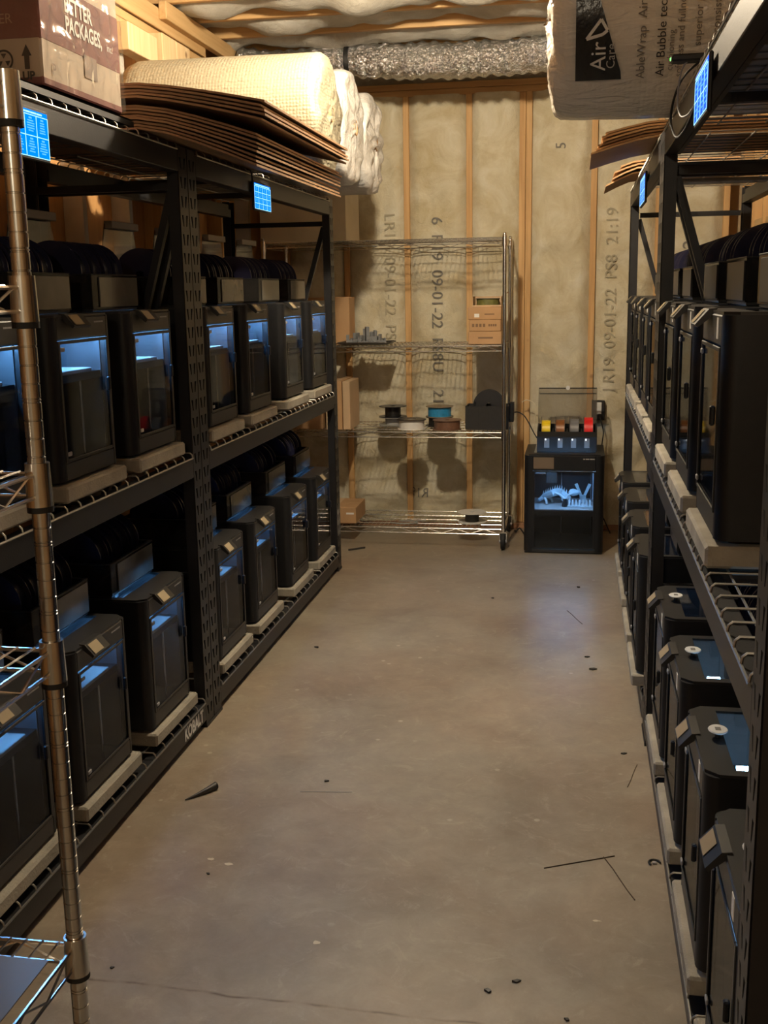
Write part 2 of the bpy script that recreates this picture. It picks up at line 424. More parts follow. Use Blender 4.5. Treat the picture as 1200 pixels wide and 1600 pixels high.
# ------------------------------------------------------------------ setting
XL, XR = -1.354, 0.261
ZT, ZM, ZB = 2.087, 1.027, 0.099
WBY = 7.36          # face of the studs of the end wall
WLX, WRX = -2.03, 0.98
YN = -3.0
CEIL = 3.02         # underside of the joists
m = MB(); m.box(-2.4, 1.3, YN-.2, 7.6, -.12, 0)
floor = link('floor', m.mesh('floor', FLOOR, False)); tag(floor, 'stained grey brown concrete floor slab with a hairline crack', kind='structure')

# end wall with studs, plates and insulation batts
m = MB(); m.box(-2.3, 1.2, 7.50, 7.56, 0, 3.3)
wall_back = link('wall_back', m.mesh('wall_back', card_mat('sheathing', (.45, .33, .20)), False))
tag(wall_back, 'unfinished end wall of wooden studs filled with pale yellow insulation', kind='structure')
STUDX = [-1.94, -1.532, -1.122, -.712, -.330, .082, .488, .90]
for i, x in enumerate(STUDX):
    m = MB(); m.box(x-.019, x+.019, WBY, 7.50, .04, 2.82, .002)
    link('stud', m.mesh('stud', STUD_Z), wall_back)
    if i == 4:
        m = MB(); m.box(x-.062, x-.022, WBY+.012, 7.50, .04, 2.82, .002); link('stud', m.mesh('stud', STUD_Z), wall_back)
m = MB(); m.box(-2.2, 1.1, WBY, 7.50, 2.82, 2.858, .002); link('top_plate', m.mesh('plate', WOOD_X), wall_back)
m = MB(); m.box(-2.2, 1.1, WBY-.004, 7.50, 2.86, 2.898, .002); link('top_plate', m.mesh('plate', WOOD_X), wall_back)
m = MB(); m.box(-2.2, 1.1, WBY-.01, 7.50, 0.0, .038, .002); link('bottom_plate', m.mesh('plate', wood_mat('sill_wood', (.40, .22, .13), (.28, .15, .08), 0)), wall_back)
def batt_y(x, z, x0, x1, seed):
    u = (x-x0)/(x1-x0)
    edge = min(u, 1-u)
    prof = 1-(1-min(1, edge/.24))**2
    y = WBY+.035-.050*prof
    y -= .022*nz(x*4+seed*9, z*3.1, seed)*prof + .014*nz(x*11, z*9, seed+3)*prof + .006*nz(x*24, z*20, seed)*prof
    if z < .75:                                     # slumped pillow folds near the floor
        k = max(0.0, min(1.0, (.75-z)/.2))
        y -= k*prof*(.026*math.sin(z*17+seed*1.7+nz(x*3, 0, seed)*2.5)+.016*nz(x*7, z*9, seed+5)+.012)
    return y
SEEDS = {}
def batt_at(x, z):
    for i in range(len(STUDX)-1):
        if STUDX[i] <= x <= STUDX[i+1]: return batt_y(x, z, STUDX[i]+.012, STUDX[i+1]-.012, i+1.37)
    return WBY
batts = []
for i in range(len(STUDX)-1):
    a, b = STUDX[i]+.014, STUDX[i+1]-.014
    if i == 3: b -= .035
    m = MB(); m.grid(lambda u, v: (a+(b-a)*u, batt_y(a+(b-a)*u, .035+2.79*v, a-.002, b+.002, i+1.37), .035+2.79*v), 26, 150)
    batts.append(link('insulation_batt', m.mesh('batt', BATT, True, 3), wall_back))
m = MB(); m.grid(lambda u, v: (-2.05+3.1*u, 7.42-.03*math.sin(PI*v)+.03*nz(u*14, v*3, 2), 2.90+.36*v), 60, 8)
link('insulation_batt', m.mesh('batt', BATT_C, True, 3), wall_back)
def wall_text(txt, x, z, size, flip, parent, down=True, mat=INK):
    # lettering running down (down) or up the batt; flip = mirrored print seen from behind
    def fn(tx, ty):
        if flip: ty = -ty
        X = x+ty*1.0 if down else x-ty
        Z = z-tx if down else z+tx
        return (X, batt_at(X, Z)-.010, Z)
    m = text_mb(txt, size, fn)
    link('printed_lettering', m.mesh('lettering', mat, False), parent)
INK2 = M('faded_ink', (.40, .36, .26), .8)
wall_text('LR19  09-01-22  PS8', -1.27, 2.10, .105, False, batts[1], True, INK2)
wall_text('6  R19  09-01-22  PS8U    21: 9', -.955, 2.07, .105, False, batts[2], True)
wall_text('J R19  09-01-22  PS8  21:19', .235, .93, .105, False, batts[5], False, INK2)
wall_text('5', -.10, 2.46, .09, False, batts[4], False)
wall_text('21:12', .72, 1.62, .12, False, batts[6], False)
def mirrored(tx, ty):
    X = -.985-tx; Z = .215+ty
    return (X, batt_at(X, Z)-.010, Z)
link('printed_lettering', text_mb('R19', .085, mirrored).mesh('lettering', INK, False), batts[2])

# left wall
m = MB(); m.box(-2.26, -2.16, YN, 7.5, 0, 3.3)
wall_left = link('wall_left', m.mesh('wall_left', wood_mat('osb_panel', (.50, .27, .10), (.40, .20, .07), 2), False))
tag(wall_left, 'brown boarded side wall behind the left racks', kind='structure')
PALE = M('pale_stud', (.50, .48, .44), .6, 0, .1, 10)
for k, y in enumerate((.45, .86, 1.27, 1.68, 2.1, 2.5, 2.92, 3.32, 3.73, 4.13, 4.53, 5.03, 5.43, 5.97, 6.4, 6.95)):
    m = MB(); m.box(-2.16, -2.07, y-.019, y+.019, .04, 2.82, .002)
    link('stud', m.mesh('stud', PALE if k in (10, 11, 13, 15) else STUD_Z), wall_left)
for z0 in (2.80, 2.84):
    m = MB(); m.box(-2.16, -2.07, YN, 7.36, z0, z0+.038, .002); link('top_plate', m.mesh('plate', WOOD_Y), wall_left)
m = MB(); m.box(-2.10, -2.06, 3.6, 6.2, 2.885, 2.985, .003); link('ledger_board', m.mesh('plate', WOOD_Y), wall_left)
m = MB(); m.box(-2.06, -2.02, 5.5, 7.2, 2.93, 3.015, .003); link('ledger_board', m.mesh('plate', WOOD_Y), wall_left)
for y0, y1, z0, z1 in ((4.95, 5.30, 2.68, 2.80), (5.37, 5.56, 2.70, 2.84), (5.565, 5.76, 2.70, 2.84)):
    m = MB(); m.box(-2.07, -2.0, y0, y1, z0, z1, .003); link('blocking', m.mesh('block', wood_mat('fresh_pine', (.72, .55, .33), (.62, .43, .22), 2)), wall_left)

# right wall
m = MB(); m.box(1.06, 1.16, YN, 7.5, 0, 3.3)
wall_right = link('wall_right', m.mesh('wall_right', wood_mat('plywood_panel', (.62, .44, .25), (.50, .33, .17), 2), False))
tag(wall_right, 'boarded side wall behind the right racks', kind='structure')
for y in (.5, .9, 1.3, 1.7, 2.1, 2.5, 2.9, 3.3, 3.7, 4.1, 4.5, 4.9, 5.3, 5.7, 6.1, 6.5, 6.9, 7.3):
    m = MB(); m.box(.985, 1.06, y-.019, y+.019, .04, 2.82, .002); link('stud', m.mesh('stud', STUD_Z), wall_right)
for y0, y1 in ((6.3, 7.0), (5.5, 6.1)):
    m = MB(); m.box(1.0, 1.06, y0, y1, 1.93, 1.97, .002); link('blocking', m.mesh('block', WOOD_Y), wall_right)
m = MB(); m.box(.985, 1.06, YN, 7.36, 2.82, 2.90, .002); link('top_plate', m.mesh('plate', WOOD_Y), wall_right)
# wall behind the camera
m = MB(); m.box(-2.4, 1.3, YN-.1, YN, 0, 3.3)
wf = link('wall_front', m.mesh('wall_front', M('drywall', (.55, .50, .42), .8, 0, .05, 3), False)); tag(wf, 'plain wall closing the room behind the viewer', kind='structure')

# ceiling: boards, joists, sagging insulation
m = MB(); m.box(-2.4, 1.3, YN, 7.56, 3.26, 3.32)
ceiling = link('ceiling', m.mesh('ceiling', wood_mat('subfloor', (.5, .34, .18), (.42, .27, .13), 0), False)); tag(ceiling, 'open joist ceiling with sagging pale insulation', kind='structure')
JY = [6.81-.4064*k for k in range(24)]
jm = MB(); jm.box(-2.2, 1.1, -.019, .019, CEIL, 3.26, .003); jme = jm.mesh('joist', WOOD_X)
for y in JY: link('joist', jme, ceiling, (0, y, 0))
for k, y in enumerate(JY):
    y0, y1 = y+.02, y+.4064-.02
    if y0 > 7.3: continue
    if y1 > 7.36: y1 = 7.36
    def sag(u, v, k=k):
        x = -2.1+3.1*u
        e = 1-(2*v-1)**2
        s_ = .06+.05*nz(x*2.2, k*3.7)+.035*nz(x*5, k*1.3+8)
        if k in (1, 2, 3): s_ += .03
        return (x, y0+(y1-y0)*v+.012*nz(x*6, v*3, k), 3.11-s_*1.2*e**.6+.015*nz(x*9, v*5, k))
    m = MB(); m.grid(sag, 70, 10)
    link('insulation_batt', m.mesh('cbatt', BATT_C, True, 3), ceiling)

# flexible foil duct
duct = thing('flexible_duct', 'crinkled silver foil flexible duct slung under the ceiling joists', 'duct', (-.9, 6.66, 2.92))
def ductp(u, v):
    x = -2.0+2.9*u
    sagz = -.028*math.sin((x+1.35)/1.45*PI) if x > -1.35 else -.02*math.sin((x+2)/.65*PI)
    r = .098+.006*math.sin(x*88)+.012*nz(x*9, math.cos(v*2*PI)*2, math.sin(v*2*PI)*2)
    pin = math.exp(-((x+1.35)/.05)**2); r *= 1-.20*pin
    return (x+.9, r*math.cos(2*PI*v)*.95, sagz+r*math.sin(2*PI*v))
m = MB(); m.grid(ductp, 260, 28); link('duct_sleeve', m.mesh('duct', foil_mat(), True, 3), duct)
m = MB(); m.lathe([(.080, -.014), (.084, -.014), (.084, .014), (.080, .014)], 28, (-.45, 0, 0), 'x', True)
m.box(-.462, -.438, -.003, .003, .08, .10); link('hanger_strap', m.mesh('strap', BLACK), duct)

# ceiling bulb over the aisle and an added fill bulb (both outside the picture)
def bulb(loc, power, label):
    t = thing('ceiling_bulb', label, 'light bulb', loc)
    if loc[2] < CEIL-.01:
        m = MB(); m.tube([(0, 0, 0), (0, 0, CEIL-loc[2])], .004, 8); link('cord', m.mesh('cord', WHITEP), t)
    m = MB(); m.lathe([(.0, .0), (.055, .0), (.055, .02), (.03, .03), (.03, .05), (0, .05)], 20, (0, 0, -.05)); link('socket', m.mesh('socket', WHITEP), t)
    r = .05
    m = MB(); m.lathe([(0.001, -.17), (.025, -.163), (.043, -.145), (.05, -.12), (.043, -.095), (.025, -.07), (.016, -.05)], 20)
    # strength from wanted power: area of the globe ~ .03 m2
    link('globe', m.mesh('globe', emit('bulb_%d' % int(power), BULB_COLOR, power/ (PI*.0314*PI)), True, 3), t)
bulb((-.66, 4.30, CEIL), BULB_POWER, 'bare warm bulb in a white socket over the middle of the aisle')
bulb((-.35, -1.5, 2.55), FILL_BULB_POWER, 'added warm fill bulb hung unseen behind the viewer')

# ------------------------------------------------------------------ storage racks
PW, PD = .085, .042      # post face width (along the aisle) and depth
def post_mesh(h):
    """channel post, perforated face at x=0 looking +x, running back to x=-PD, along y 0..PW"""
    m = MB()
    pitch = .064; t = .003
    m.box(-PD, -t, 0, t, 0, h); m.box(-PD, -t, PW-t, PW, 0, h)
    n = int((h-.05)//pitch)
    z = .03
    m.box(-t, 0, 0, PW, 0, z)
    for k in range(n):
        za, zb_ = z+k*pitch, z+(k+1)*pitch
        for hseg in (0, 1):
            ya, yb = (0, PW/2) if hseg == 0 else (PW/2, PW)
            yc = PW*.29 if hseg == 0 else PW*.71
            sl = .004 if hseg == 0 else -.004
            hole = [(yc-.0035+sl, za+.012), (yc+.0035+sl, za+.012), (yc+.008-sl, za+.05), (yc-.008-sl, za+.05)]
            rect = [(ya, za), (yb, za), (yb, zb_), (ya, zb_)]
            v = [(0, *p) for p in rect]+[(0, *p) for p in hole]+[(-t, *p) for p in hole]
            f = [(i, (i+1) % 4, 4+(i+1) % 4, 4+i) for i in range(4)]+[(4+i, 4+(i+1) % 4, 8+(i+1) % 4, 8+i) for i in range(4)]
            m.add(v, f)
    m.box(-t, 0, 0, PW, z+n*pitch, h)
    m.box(-PD, .003, -.003, PW+.003, 0, .012)
    return m
POST_H = 2.10
pm = post_mesh(POST_H).mesh('post', STEEL)
pmb = post_mesh(POST_H).tf(lambda p: (-p.x, p.y, p.z)); pmb.f = [f[::-1] for f in pmb.f]; pmb = pmb.mesh('post_back', STEEL)
DEPTH = .61
def beam_mesh(L):
    m = MB(); m.box(-.038, 0, 0, L, -.072, -.002, .002); m.box(-.05, -.038, 0, L, -.072, -.03)
    return m
def deck_mesh(L):
    """wire deck over the beams: front edge wire at x=0, cross wires that drop over the front beam"""
    m = MB(); D = DEPTH
    m.tube([(.003, .01, 0), (.003, L-.01, 0)], .0032, 6)
    m.tube([(-D-.003, .01, 0), (-D-.003, L-.01, 0)], .0032, 6)
    for x in (-.045, -.16, -.305, -.45, -D+.045):
        m.tube([(x, .01, .0135), (x, L-.01, .0135)], .0028, 6)
    n = int(L/.0835)
    for k in range(n+1):
        y = .014+(L-.028)*k/n
        m.tube([(.003, y, 0), (.001, y, .013), (-.006, y, .019), (-D+.006, y, .019), (-D-.001, y, .013), (-D-.003, y, 0)], .0028, 6)
    return m
def make_rack(label, y0, y1, side, text=None, group='black steel storage racks'):
    """y0..y1 between the outer post faces; side +1 = faces +x (left row), -1 = faces -x (right row)"""
    X = XL if side > 0 else XR
    r = thing('storage_rack', label, 'rack', (X, y0, 0), 0, group)
    L = y1-y0-2*PW
    front, back = (pm, pmb) if side > 0 else (pmb, pm)
    for y in (0, y1-y0-PW):
        link('post', front, r, (0, y, 0)); link('post', back, r, (-side*DEPTH, y, 0))
    bm = beam_mesh(L).mesh('beam', STEEL)
    bb = beam_mesh(L).tf(lambda p: (-p.x, p.y, p.z)); bb.f = [f[::-1] for f in bb.f]; bb = bb.mesh('beam', STEEL)
    dk = deck_mesh(L)
    if side < 0: dk.tf(lambda p: (-p.x, p.y, p.z)); dk.f = [f[::-1] for f in dk.f]
    dk = dk.mesh('deck', WIRE)
    for z in (ZB, ZM, ZT):
        f = link('beam', bm if side > 0 else bb, r, (0, PW, z))
        link('beam', bb if side > 0 else bm, r, (-side*DEPTH, PW, z))
        link('wire_deck', dk, r, (0, PW, z))
        # cross supports
        for k in (1, 2):
            c = MB(); c.box(-DEPTH+.04, -.04, PW+L*k/3-.015, PW+L*k/3+.015, z-.03, z-.006)
            if side < 0: c.tf(lambda p: (-p.x, p.y, p.z)); c.f = [q[::-1] for q in c.f]
            link('cross_bar', c.mesh('cross_bar', STEEL), r)
        if z == ZB and text is not None:
            tm = text_mb('KOBALT', .052, lambda a, b: (.0012, text+a-PW, -.058+b*1.25), 'LEFT', .0022)
            link('beam_lettering', tm.mesh('lettering', WHITEINK, False), f)
    for yy in (PW*.5, y1-y0-PW*.5):
        for (xa, za, xb, zb_) in ((-.05, 1.97, -DEPTH+.05, 1.97), (-.05, .55, -DEPTH+.05, .55), (-.045, 1.95, -DEPTH+.045, .20)):
            b = MB(); d = Vector((xb-xa, 0, zb_-za)).normalized(); n_ = Vector((-d.z, 0, d.x))*.0125
            P = [Vector((xa, yy, za)), Vector((xb, yy, zb_))]
            b.add([P[0]+n_+Vector((0, -.012, 0)), P[1]+n_+Vector((0, -.012, 0)), P[1]-n_+Vector((0, -.012, 0)), P[0]-n_+Vector((0, -.012, 0)),
                   P[0]+n_+Vector((0, .012, 0)), P[1]+n_+Vector((0, .012, 0)), P[1]-n_+Vector((0, .012, 0)), P[0]-n_+Vector((0, .012, 0))],
                  [(0, 1, 2, 3), (7, 6, 5, 4), (0, 4, 5, 1), (1, 5, 6, 2), (2, 6, 7, 3), (3, 7, 4, 0)])
            if side < 0: b.tf(lambda p: (-p.x, p.y, p.z)); b.f = [q[::-1] for q in b.f]
            link('brace', b.mesh('brace', STEEL), r)
    return r
make_rack('black steel rack on the left, nearer bay, under the printed carton', 1.46, 3.808, 1, text=2.03)
make_rack('black steel rack on the left, farther bay, under the bubble wrap rolls', 3.815, 6.155, 1)
make_rack('black steel rack on the right, nearer bay, with an empty end of wire deck', 1.51, 3.852, -1)
make_rack('black steel rack on the right, farther bay, ending near the floor printer', 3.86, 6.185, -1)

# ------------------------------------------------------------------ printers
def arc(cx_, cy_, r, a0, a1, n=5):
    return [(cx_+r*math.cos(a0+(a1-a0)*k/n), cy_+r*math.sin(a0+(a1-a0)*k/n)) for k in range(n+1)]
def shell_profile(hw, hd, r, t, open_hw):
    """matching outer / inner polylines of a case open at the front (-y)"""
    o = [(-open_hw, -hd)]+arc(-hw+r, -hd+r, r, -PI/2, -PI, 5)+arc(-hw+.012, hd-.012, .012, PI, PI/2, 3)+arc(hw-.012, hd-.012, .012, PI/2, 0, 3)+arc(hw-r, -hd+r, r, 0, -PI/2, 5)+[(open_hw, -hd)]
    i = []
    for (x, y) in o:
        xx = max(-hw+t, min(hw-t, x)); yy = max(-hd+t*.9, min(hd-t, y))
        i.append((xx, yy))
    i[0] = (-open_hw, -hd+t*.9); i[-1] = (open_hw, -hd+t*.9)
    return o, i
PWD, PHT = .389, .458
def printer_spec(bed_z, led, sticker, under_top=False, top_d=.062, liner=None):
    hw = PWD/2; hd = .1945
    S_ = []
    o, i = shell_profile(hw, hd, .030, .022, .160)
    m = MB(); m.strip(o, i, .010, PHT-.004); shell = m.mesh('printer_shell', PLASTIC)
    S_.append(('case', shell))
    m = MB(); m.box(-.16, .16, -hd, -hd+.02, .010, .060, .003); m.box(-.172, .172, -.172, .172, .010, .030)
    S_.append(('base', m.mesh('printer_base', PLASTIC2)))
    m = MB(); m.box(-.16, .16, -hd, -hd+.022, .392, PHT-.004, .004)
    fs = [('front_band', m.mesh('front_band', PLASTIC2), None)]
    # top: solid front strip and rims, glass behind
    m = MB(); m.prism([(-hw+.004, -hd+.03), (-hw+.03, -hd+.002), (hw-.03, -hd+.002), (hw-.004, -hd+.03), (hw-.004, -hd+top_d), (-hw+.004, -hd+top_d)], PHT-.004, PHT+.002)
    m.box(-hw+.004, -hw+.03, -hd+top_d, hd-.004, PHT-.004, PHT+.002); m.box(hw-.03, hw-.004, -hd+top_d, hd-.004, PHT-.004, PHT+.002); m.box(-hw+.03, hw-.03, hd-.03, hd-.004, PHT-.004, PHT+.002)
    S_ += fs
    S_.append(('top_frame', m.mesh('top_frame', PLASTIC2)))
    m = MB(); m.box(-hw+.03, hw-.03, -hd+top_d, hd-.03, PHT-.003, PHT+.001); S_.append(('top_glass', m.mesh('top_glass', TOPGLASS)))
    # door: glass with a dark rim, small handle and hinges
    dm = MB(); dm.box(-.158, .158, -hd+.001, -hd+.005, .062, .390)
    rim = MB()
    for a in ((-.160, -.148, .061, .391), (.148, .160, .061, .391)): rim.box(a[0], a[1], -hd-.003, -hd+.001, a[2], a[3], .0015)
    rim.box(-.148, .148, -hd-.003, -hd+.001, .061, .070, .0015); rim.box(-.148, .148, -hd-.003, -hd+.001, .382, .391, .0015)
    hd_ = MB(); hd_.box(.128, .142, -hd-.014, -hd-.003, .235, .275, .003)
    hg = [MB().box(-.150, -.128, -hd-.006, -hd-.001, za, za+.012, .002).mesh('hinge', GREYP) for za in (.078, .362)]
    S_.append(('door', dm.mesh('door_glass', GLASS), [('door_rim', rim.mesh('door_rim', PLASTIC2)), ('handle', hd_.mesh('handle', PLASTIC)), ('hinge', hg[0]), ('hinge', hg[1])]))
    # tilted control screen on the front top edge
    sm = MB(); sm.prism([(-hd+.012, PHT+.006), (-hd-.006, PHT+.004), (-hd-.034, PHT-.028), (-hd-.028, PHT-.034), (-hd+.0, PHT-.012)], -.118, -.012, 'x')
    dp = MB(); a = Vector((0, -hd-.0075, PHT+.0035)); b = Vector((0, -hd-.0345, PHT-.0275)); nn = Vector((0, -(a-b).z, (a-b).y)).normalized()*-.0012
    nn = Vector((0, -.76, .65))*.0012
    q = [(-.108, *(a.lerp(b, .08)+nn)[1:]), (-.050, *(a.lerp(b, .08)+nn)[1:]), (-.050, *(a.lerp(b, .92)+nn)[1:]), (-.108, *(a.lerp(b, .92)+nn)[1:])]
    dp.add(q, [(0, 3, 2, 1)])
    S_.append(('control_screen', sm.mesh('screen_case', PLASTIC2), [('display', dp.mesh('display', M('screen_face', (.42, .34, .22), .25)))]))
    # inside
    m = MB(); m.box(-.170, .170, .166, .171, .03, .452); m.box(-.1715, -.168, -.165, .166, .03, .452); m.box(.168, .1715, -.165, .166, .03, .452)
    S_.append(('chamber_liner', m.mesh('liner', liner or LINER)))
    m = MB(); m.box(-.160, .105, -.166, .130, bed_z-.012, bed_z, .002); bed = m.mesh('bed', BEDM)
    m = MB(); m.box(-.1675, .1675, -.163, .165, bed_z-.034, bed_z-.0125); m.box(-.1675, .1675, -.02, .165, bed_z-.045, bed_z-.035)
    S_.append(('print_bed', bed, [('bed_carrier', m.mesh('bed_carrier', BLACK))]))
    rm = MB(); rm.tube([(0, 0, .03), (0, 0, .385)], .0045, 8); rme = rm.mesh('z_rod', ROD)
    for x in (.055, -.110):
        m = MB(); m.tube([(x, -.150, .03), (x, -.150, bed_z-.035)], .004, 8); S_.append(('z_rod', m.mesh('z_rod', ROD)))
    m = MB(); m.box(-.165, .165, .01, .035, .405, .425, .003); m.tube([(-.165, .0, .398), (.165, .0, .398)], .004, 8)
    S_.append(('gantry', m.mesh('gantry', ROD)))
    m = MB(); m.box(-.145, -.085, -.045, .01, .355, .440, .006); S_.append(('tool_head', m.mesh('tool_head', PLASTIC2)))
    m = MB(); m.box(.118, .160, .06, .150, .305, .345, .004); m.box(.128, .160, .05, .150, .350, .385, .004); m.box(.108, .160, .06, .15, .338, .350)
    S_.append(('purge_chute', m.mesh('purge_chute', WHITEP)))
    m = MB(); m.box(*((-.01, .130, -.140, -.134, .390, .396) if not under_top else (.100, .155, -.120, -.088, .436, .442)))
    S_.append(('led_strip', m.mesh('led', led)))
    for sx in (-1, 1):
        for sy in (-1, 1): S_.append(('foot', MB().lathe([(.014, 0), (.016, .010)], 10, (sx*.15, sy*.15, 0)).mesh('foot', RUBBER)))
    if sticker:
        m = MB(); m.box(.088, .112, -hd-.0012, -hd+.001, .405, .447)
        S_.append(('white_sticker', m.mesh('sticker', WHITEINK)))
    else:
        m = MB()
        for k in range(9): m.box(.078+k*.007, .078+k*.007+.005, -hd-.0006, -hd+.001, .434, .4385)
        S_.append(('maker_mark', m.mesh('mark', GREYP)))
    return S_
SPEC_LM = printer_spec(.305, LEDM, False, False, .116)
SPEC_LB = printer_spec(.318, LEDM2, False, False, .084)
SPEC_RM = printer_spec(.318, LEDM3, True)
SPEC_RB = printer_spec(.330, emit('led_strip_top', (.35, .68, 1.0), 45), True, True, .062, M('lit_chamber_liner', (.34, .35, .36), .5))  # brighter copy of the chamber liner, led light put into its colour
SPEC_RBD = printer_spec(.300, LEDM3, True)

m = MB(); m.box(-.203, .203, -.203, .203, 0, .045, .006); PAV = m.mesh('paver', PAVER, False)

# filament feeder box that stands on each printer
FW, FD, FH = .366, .28, .112
def feeder_spec(panel, lid):
    S_ = []
    m = MB(); t = .006; hw, hd = FW/2, FD/2
    m.box(-hw, -hw+t, -hd, hd, .008, FH, .001); m.box(hw-t, hw, -hd, hd, .008, FH, .001); m.box(-hw+t, hw-t, hd-t, hd, .008, FH); m.box(-hw+t, hw-t, -hd, -hd+t, .008, FH)
    S_.append(('bin_wall', m.mesh('bin', SMOKED)))
    m = MB(); m.box(-hw+.004, hw-.004, -hd+.004, hd-.004, 0, .014, .002); m.box(-hw+.01, hw-.01, -.052, -.044, .014, .0285); m.box(-hw+.01, hw-.01, .044, .052, .014, .0285)
    S_.append(('floor_tray', m.mesh('tray', BLACK)))
    m = MB(); m.box(-hw+.05, hw-.012, -hd-.004, -hd, .012, FH-.006, .001); S_.append(('front_panel', m.mesh('front_panel', panel)))
    m = MB(); m.box(-hw, hw, -hd-.001, -hd+.012, FH, FH+.004, .001); m.box(-hw, -hw+.010, -hd+.012, hd, FH, FH+.004, .001); m.box(hw-.010, hw, -hd+.012, hd, FH, FH+.004, .001)
    S_.append(('rim', m.mesh('rim', PLASTIC)))
    if lid:
        m = MB(); a, b = .178, .125; z0, z1 = FH, .325; y = hd
        poly = [(-a, z0), (a, z0), (a, z0+.07), (b, z1), (-b, z1), (-a, z0+.07)]
        m.add([(x, y, z) for x, z in poly]+[(x, y+.005, z) for x, z in poly], [(0, 1, 2, 3, 4, 5), (11, 10, 9, 8, 7, 6)]+[(i, 6+i, 6+(i+1) % 6, (i+1) % 6) for i in range(6)])
        r = MB(); r.box(-b-.004, b+.004, y-.028, y+.005, z1-.028, z1, .002)
        S_.append(('raised_lid', m.mesh('lid', SMOKED_L, False), [('lid_rim', r.mesh('lid_rim', M('lid_bar', (.30, .28, .25), .5)))]))
    return S_
FEED_L = feeder_spec(PANEL, True); FEED_LB = feeder_spec(PANEL, False); FEED_R = feeder_spec(PANEL_D, False)

def spool_spec(r, wd, flange, fila, core=.85, axis='x', hub=.028, label=None):
    t = .0035
    a = MB(); a.lathe([(hub, -wd/2), (r, -wd/2), (r, -wd/2+t), (hub, -wd/2+t)], 32, (0, 0, 0), axis, True)
    b = MB(); b.lathe([(hub, wd/2-t), (r, wd/2-t), (r, wd/2), (hub, wd/2)], 32, (0, 0, 0), axis, True)
    prof = [(hub, -wd/2+t), (r*core*.985, -wd/2+t)]
    n = 7
    for k in range(n+1): prof.append((r*core*(1+.008*(k % 2)), -wd/2+t+(wd-2*t)*k/n))
    prof += [(hub, wd/2-t)]
    c = MB(); c.lathe(prof, 32, (0, 0, 0), axis, True)
    h = MB(); h.lathe([(hub*.6, -wd/2+.001), (hub, -wd/2+.001), (hub, wd/2-.001), (hub*.6, wd/2-.001)], 20, (0, 0, 0), axis, True)
    return [('flange', a.mesh('flange', flange)), ('flange', b.mesh('flange', flange)), ('wound_filament', c.mesh('filament', fila, True, .5)), ('hub', h.mesh('hub', flange))]
RIMM = M('spool_rim_blue_black', (.020, .020, .045), .16)
SPX = spool_spec(.100, .064, RIMM, FILA)
def load_feeder(desc, base, rz, n=4):
    off = {4: (-.129, -.043, .043, .129), 3: (-.129, -.043, .129), 2: (-.043, .129)}[n]
    for k, dx in enumerate(off):
        v = Matrix.Rotation(rz, 3, 'Z') @ Vector((dx, 0, .1205))
        inst('filament_spool', SPX, 'blue-black spool, %s from %s end, over the %s' % (ORD[k], 'near' if rz > 0 else 'far', desc), 'spool',
             (base[0]+v.x, base[1]+v.y, base[2]+v.z), rz, 'spools in the feeder boxes')
def station(spec, fspec, x_front, yc, zdeck, side, desc, paver_front, nsp=4, setback=.115):
    rz = PI/2 if side > 0 else -PI/2
    zp = zdeck+.0225
    p = link('concrete_paver', PAV); p.location = (paver_front-side*.203, yc+.004, zp)
    tag(p, 'square concrete paver under the '+desc, 'paver', 'pavers under the printers')
    xc = x_front-side*.1945
    inst('enclosed_printer', spec, 'black enclosed '+desc, 'printer', (xc, yc, zp+.0452), rz, 'black enclosed printers on the racks')
    zt_ = zp+.0452+PHT+.0025
    fx = x_front-side*(setback+FD/2)
    inst('feeder_box', fspec, 'smoked feeder box on the '+desc, 'feeder box', (fx, yc, zt_), rz, 'feeder boxes on the printers')
    load_feeder(desc, (fx, yc, zt_), rz, nsp)

NEARF = {3: ['nearest', 'second nearest', 'farthest'], 4: ['nearest', 'second nearest', 'third nearest', 'farthest']}
def desc(k, n, row, bay):
    return '%s printer, %s deck, %s %s rack' % (NEARF[{'three': 3, 'four': 4}[n]][k], {'M': 'middle', 'B': 'bottom'}[row[1]], bay, {'L': 'left', 'R': 'right'}[row[0]])
LN = [2.42, 2.935, 3.45]; LF = [4.165, 4.675, 5.285, 5.825]
for k, y in enumerate(LN):
    station(SPEC_LM, FEED_L, XL-.02, y, ZM, 1, desc(k, 'three', ('L', 'M'), 'nearer'), XL-.002)
    station(SPEC_LB, FEED_LB, XL-.022, y+(-.03, -.02, 0)[k], ZB, 1, desc(k, 'three', ('L', 'B'), 'nearer'), XL-.004, 4 if k != 1 else 3)
for k, y in enumerate(LF):
    station(SPEC_LM, FEED_L, XL-.02, y, ZM, 1, desc(k, 'four', ('L', 'M'), 'farther'), XL-.002)
    station(SPEC_LB, FEED_LB, XL-.022, y, ZB, 1, desc(k, 'four', ('L', 'B'), 'farther'), XL-.004, 4 if k % 2 else 3)
RN = [1.83, 2.36, 2.91, 3.45]; RF = [4.24, 4.745, 5.30, 5.81]
for k, y in enumerate(RN):
    if k: station(SPEC_RM, FEED_R, XR+.014, y+.045, ZM, -1, desc(k-1, 'three', ('R', 'M'), 'nearer'), XR-.004, (4, 4, 2, 3)[k])
    station((SPEC_RBD, SPEC_RB, SPEC_RB, SPEC_RBD)[k], FEED_R, XR+.010, y, ZB, -1, desc(k, 'four', ('R', 'B'), 'nearer'), XR-.008, 4, .140)
for k, y in enumerate(RF):
    station(SPEC_RM, FEED_R, XR+.014, y, ZM, -1, desc(k, 'four', ('R', 'M'), 'farther'), XR-.004, (3, 4, 2, 4)[k])
    station(SPEC_RBD, FEED_R, XR-.024, y, ZB, -1, desc(k, 'four', ('R', 'B'), 'farther'), XR-.040, 4, .140)
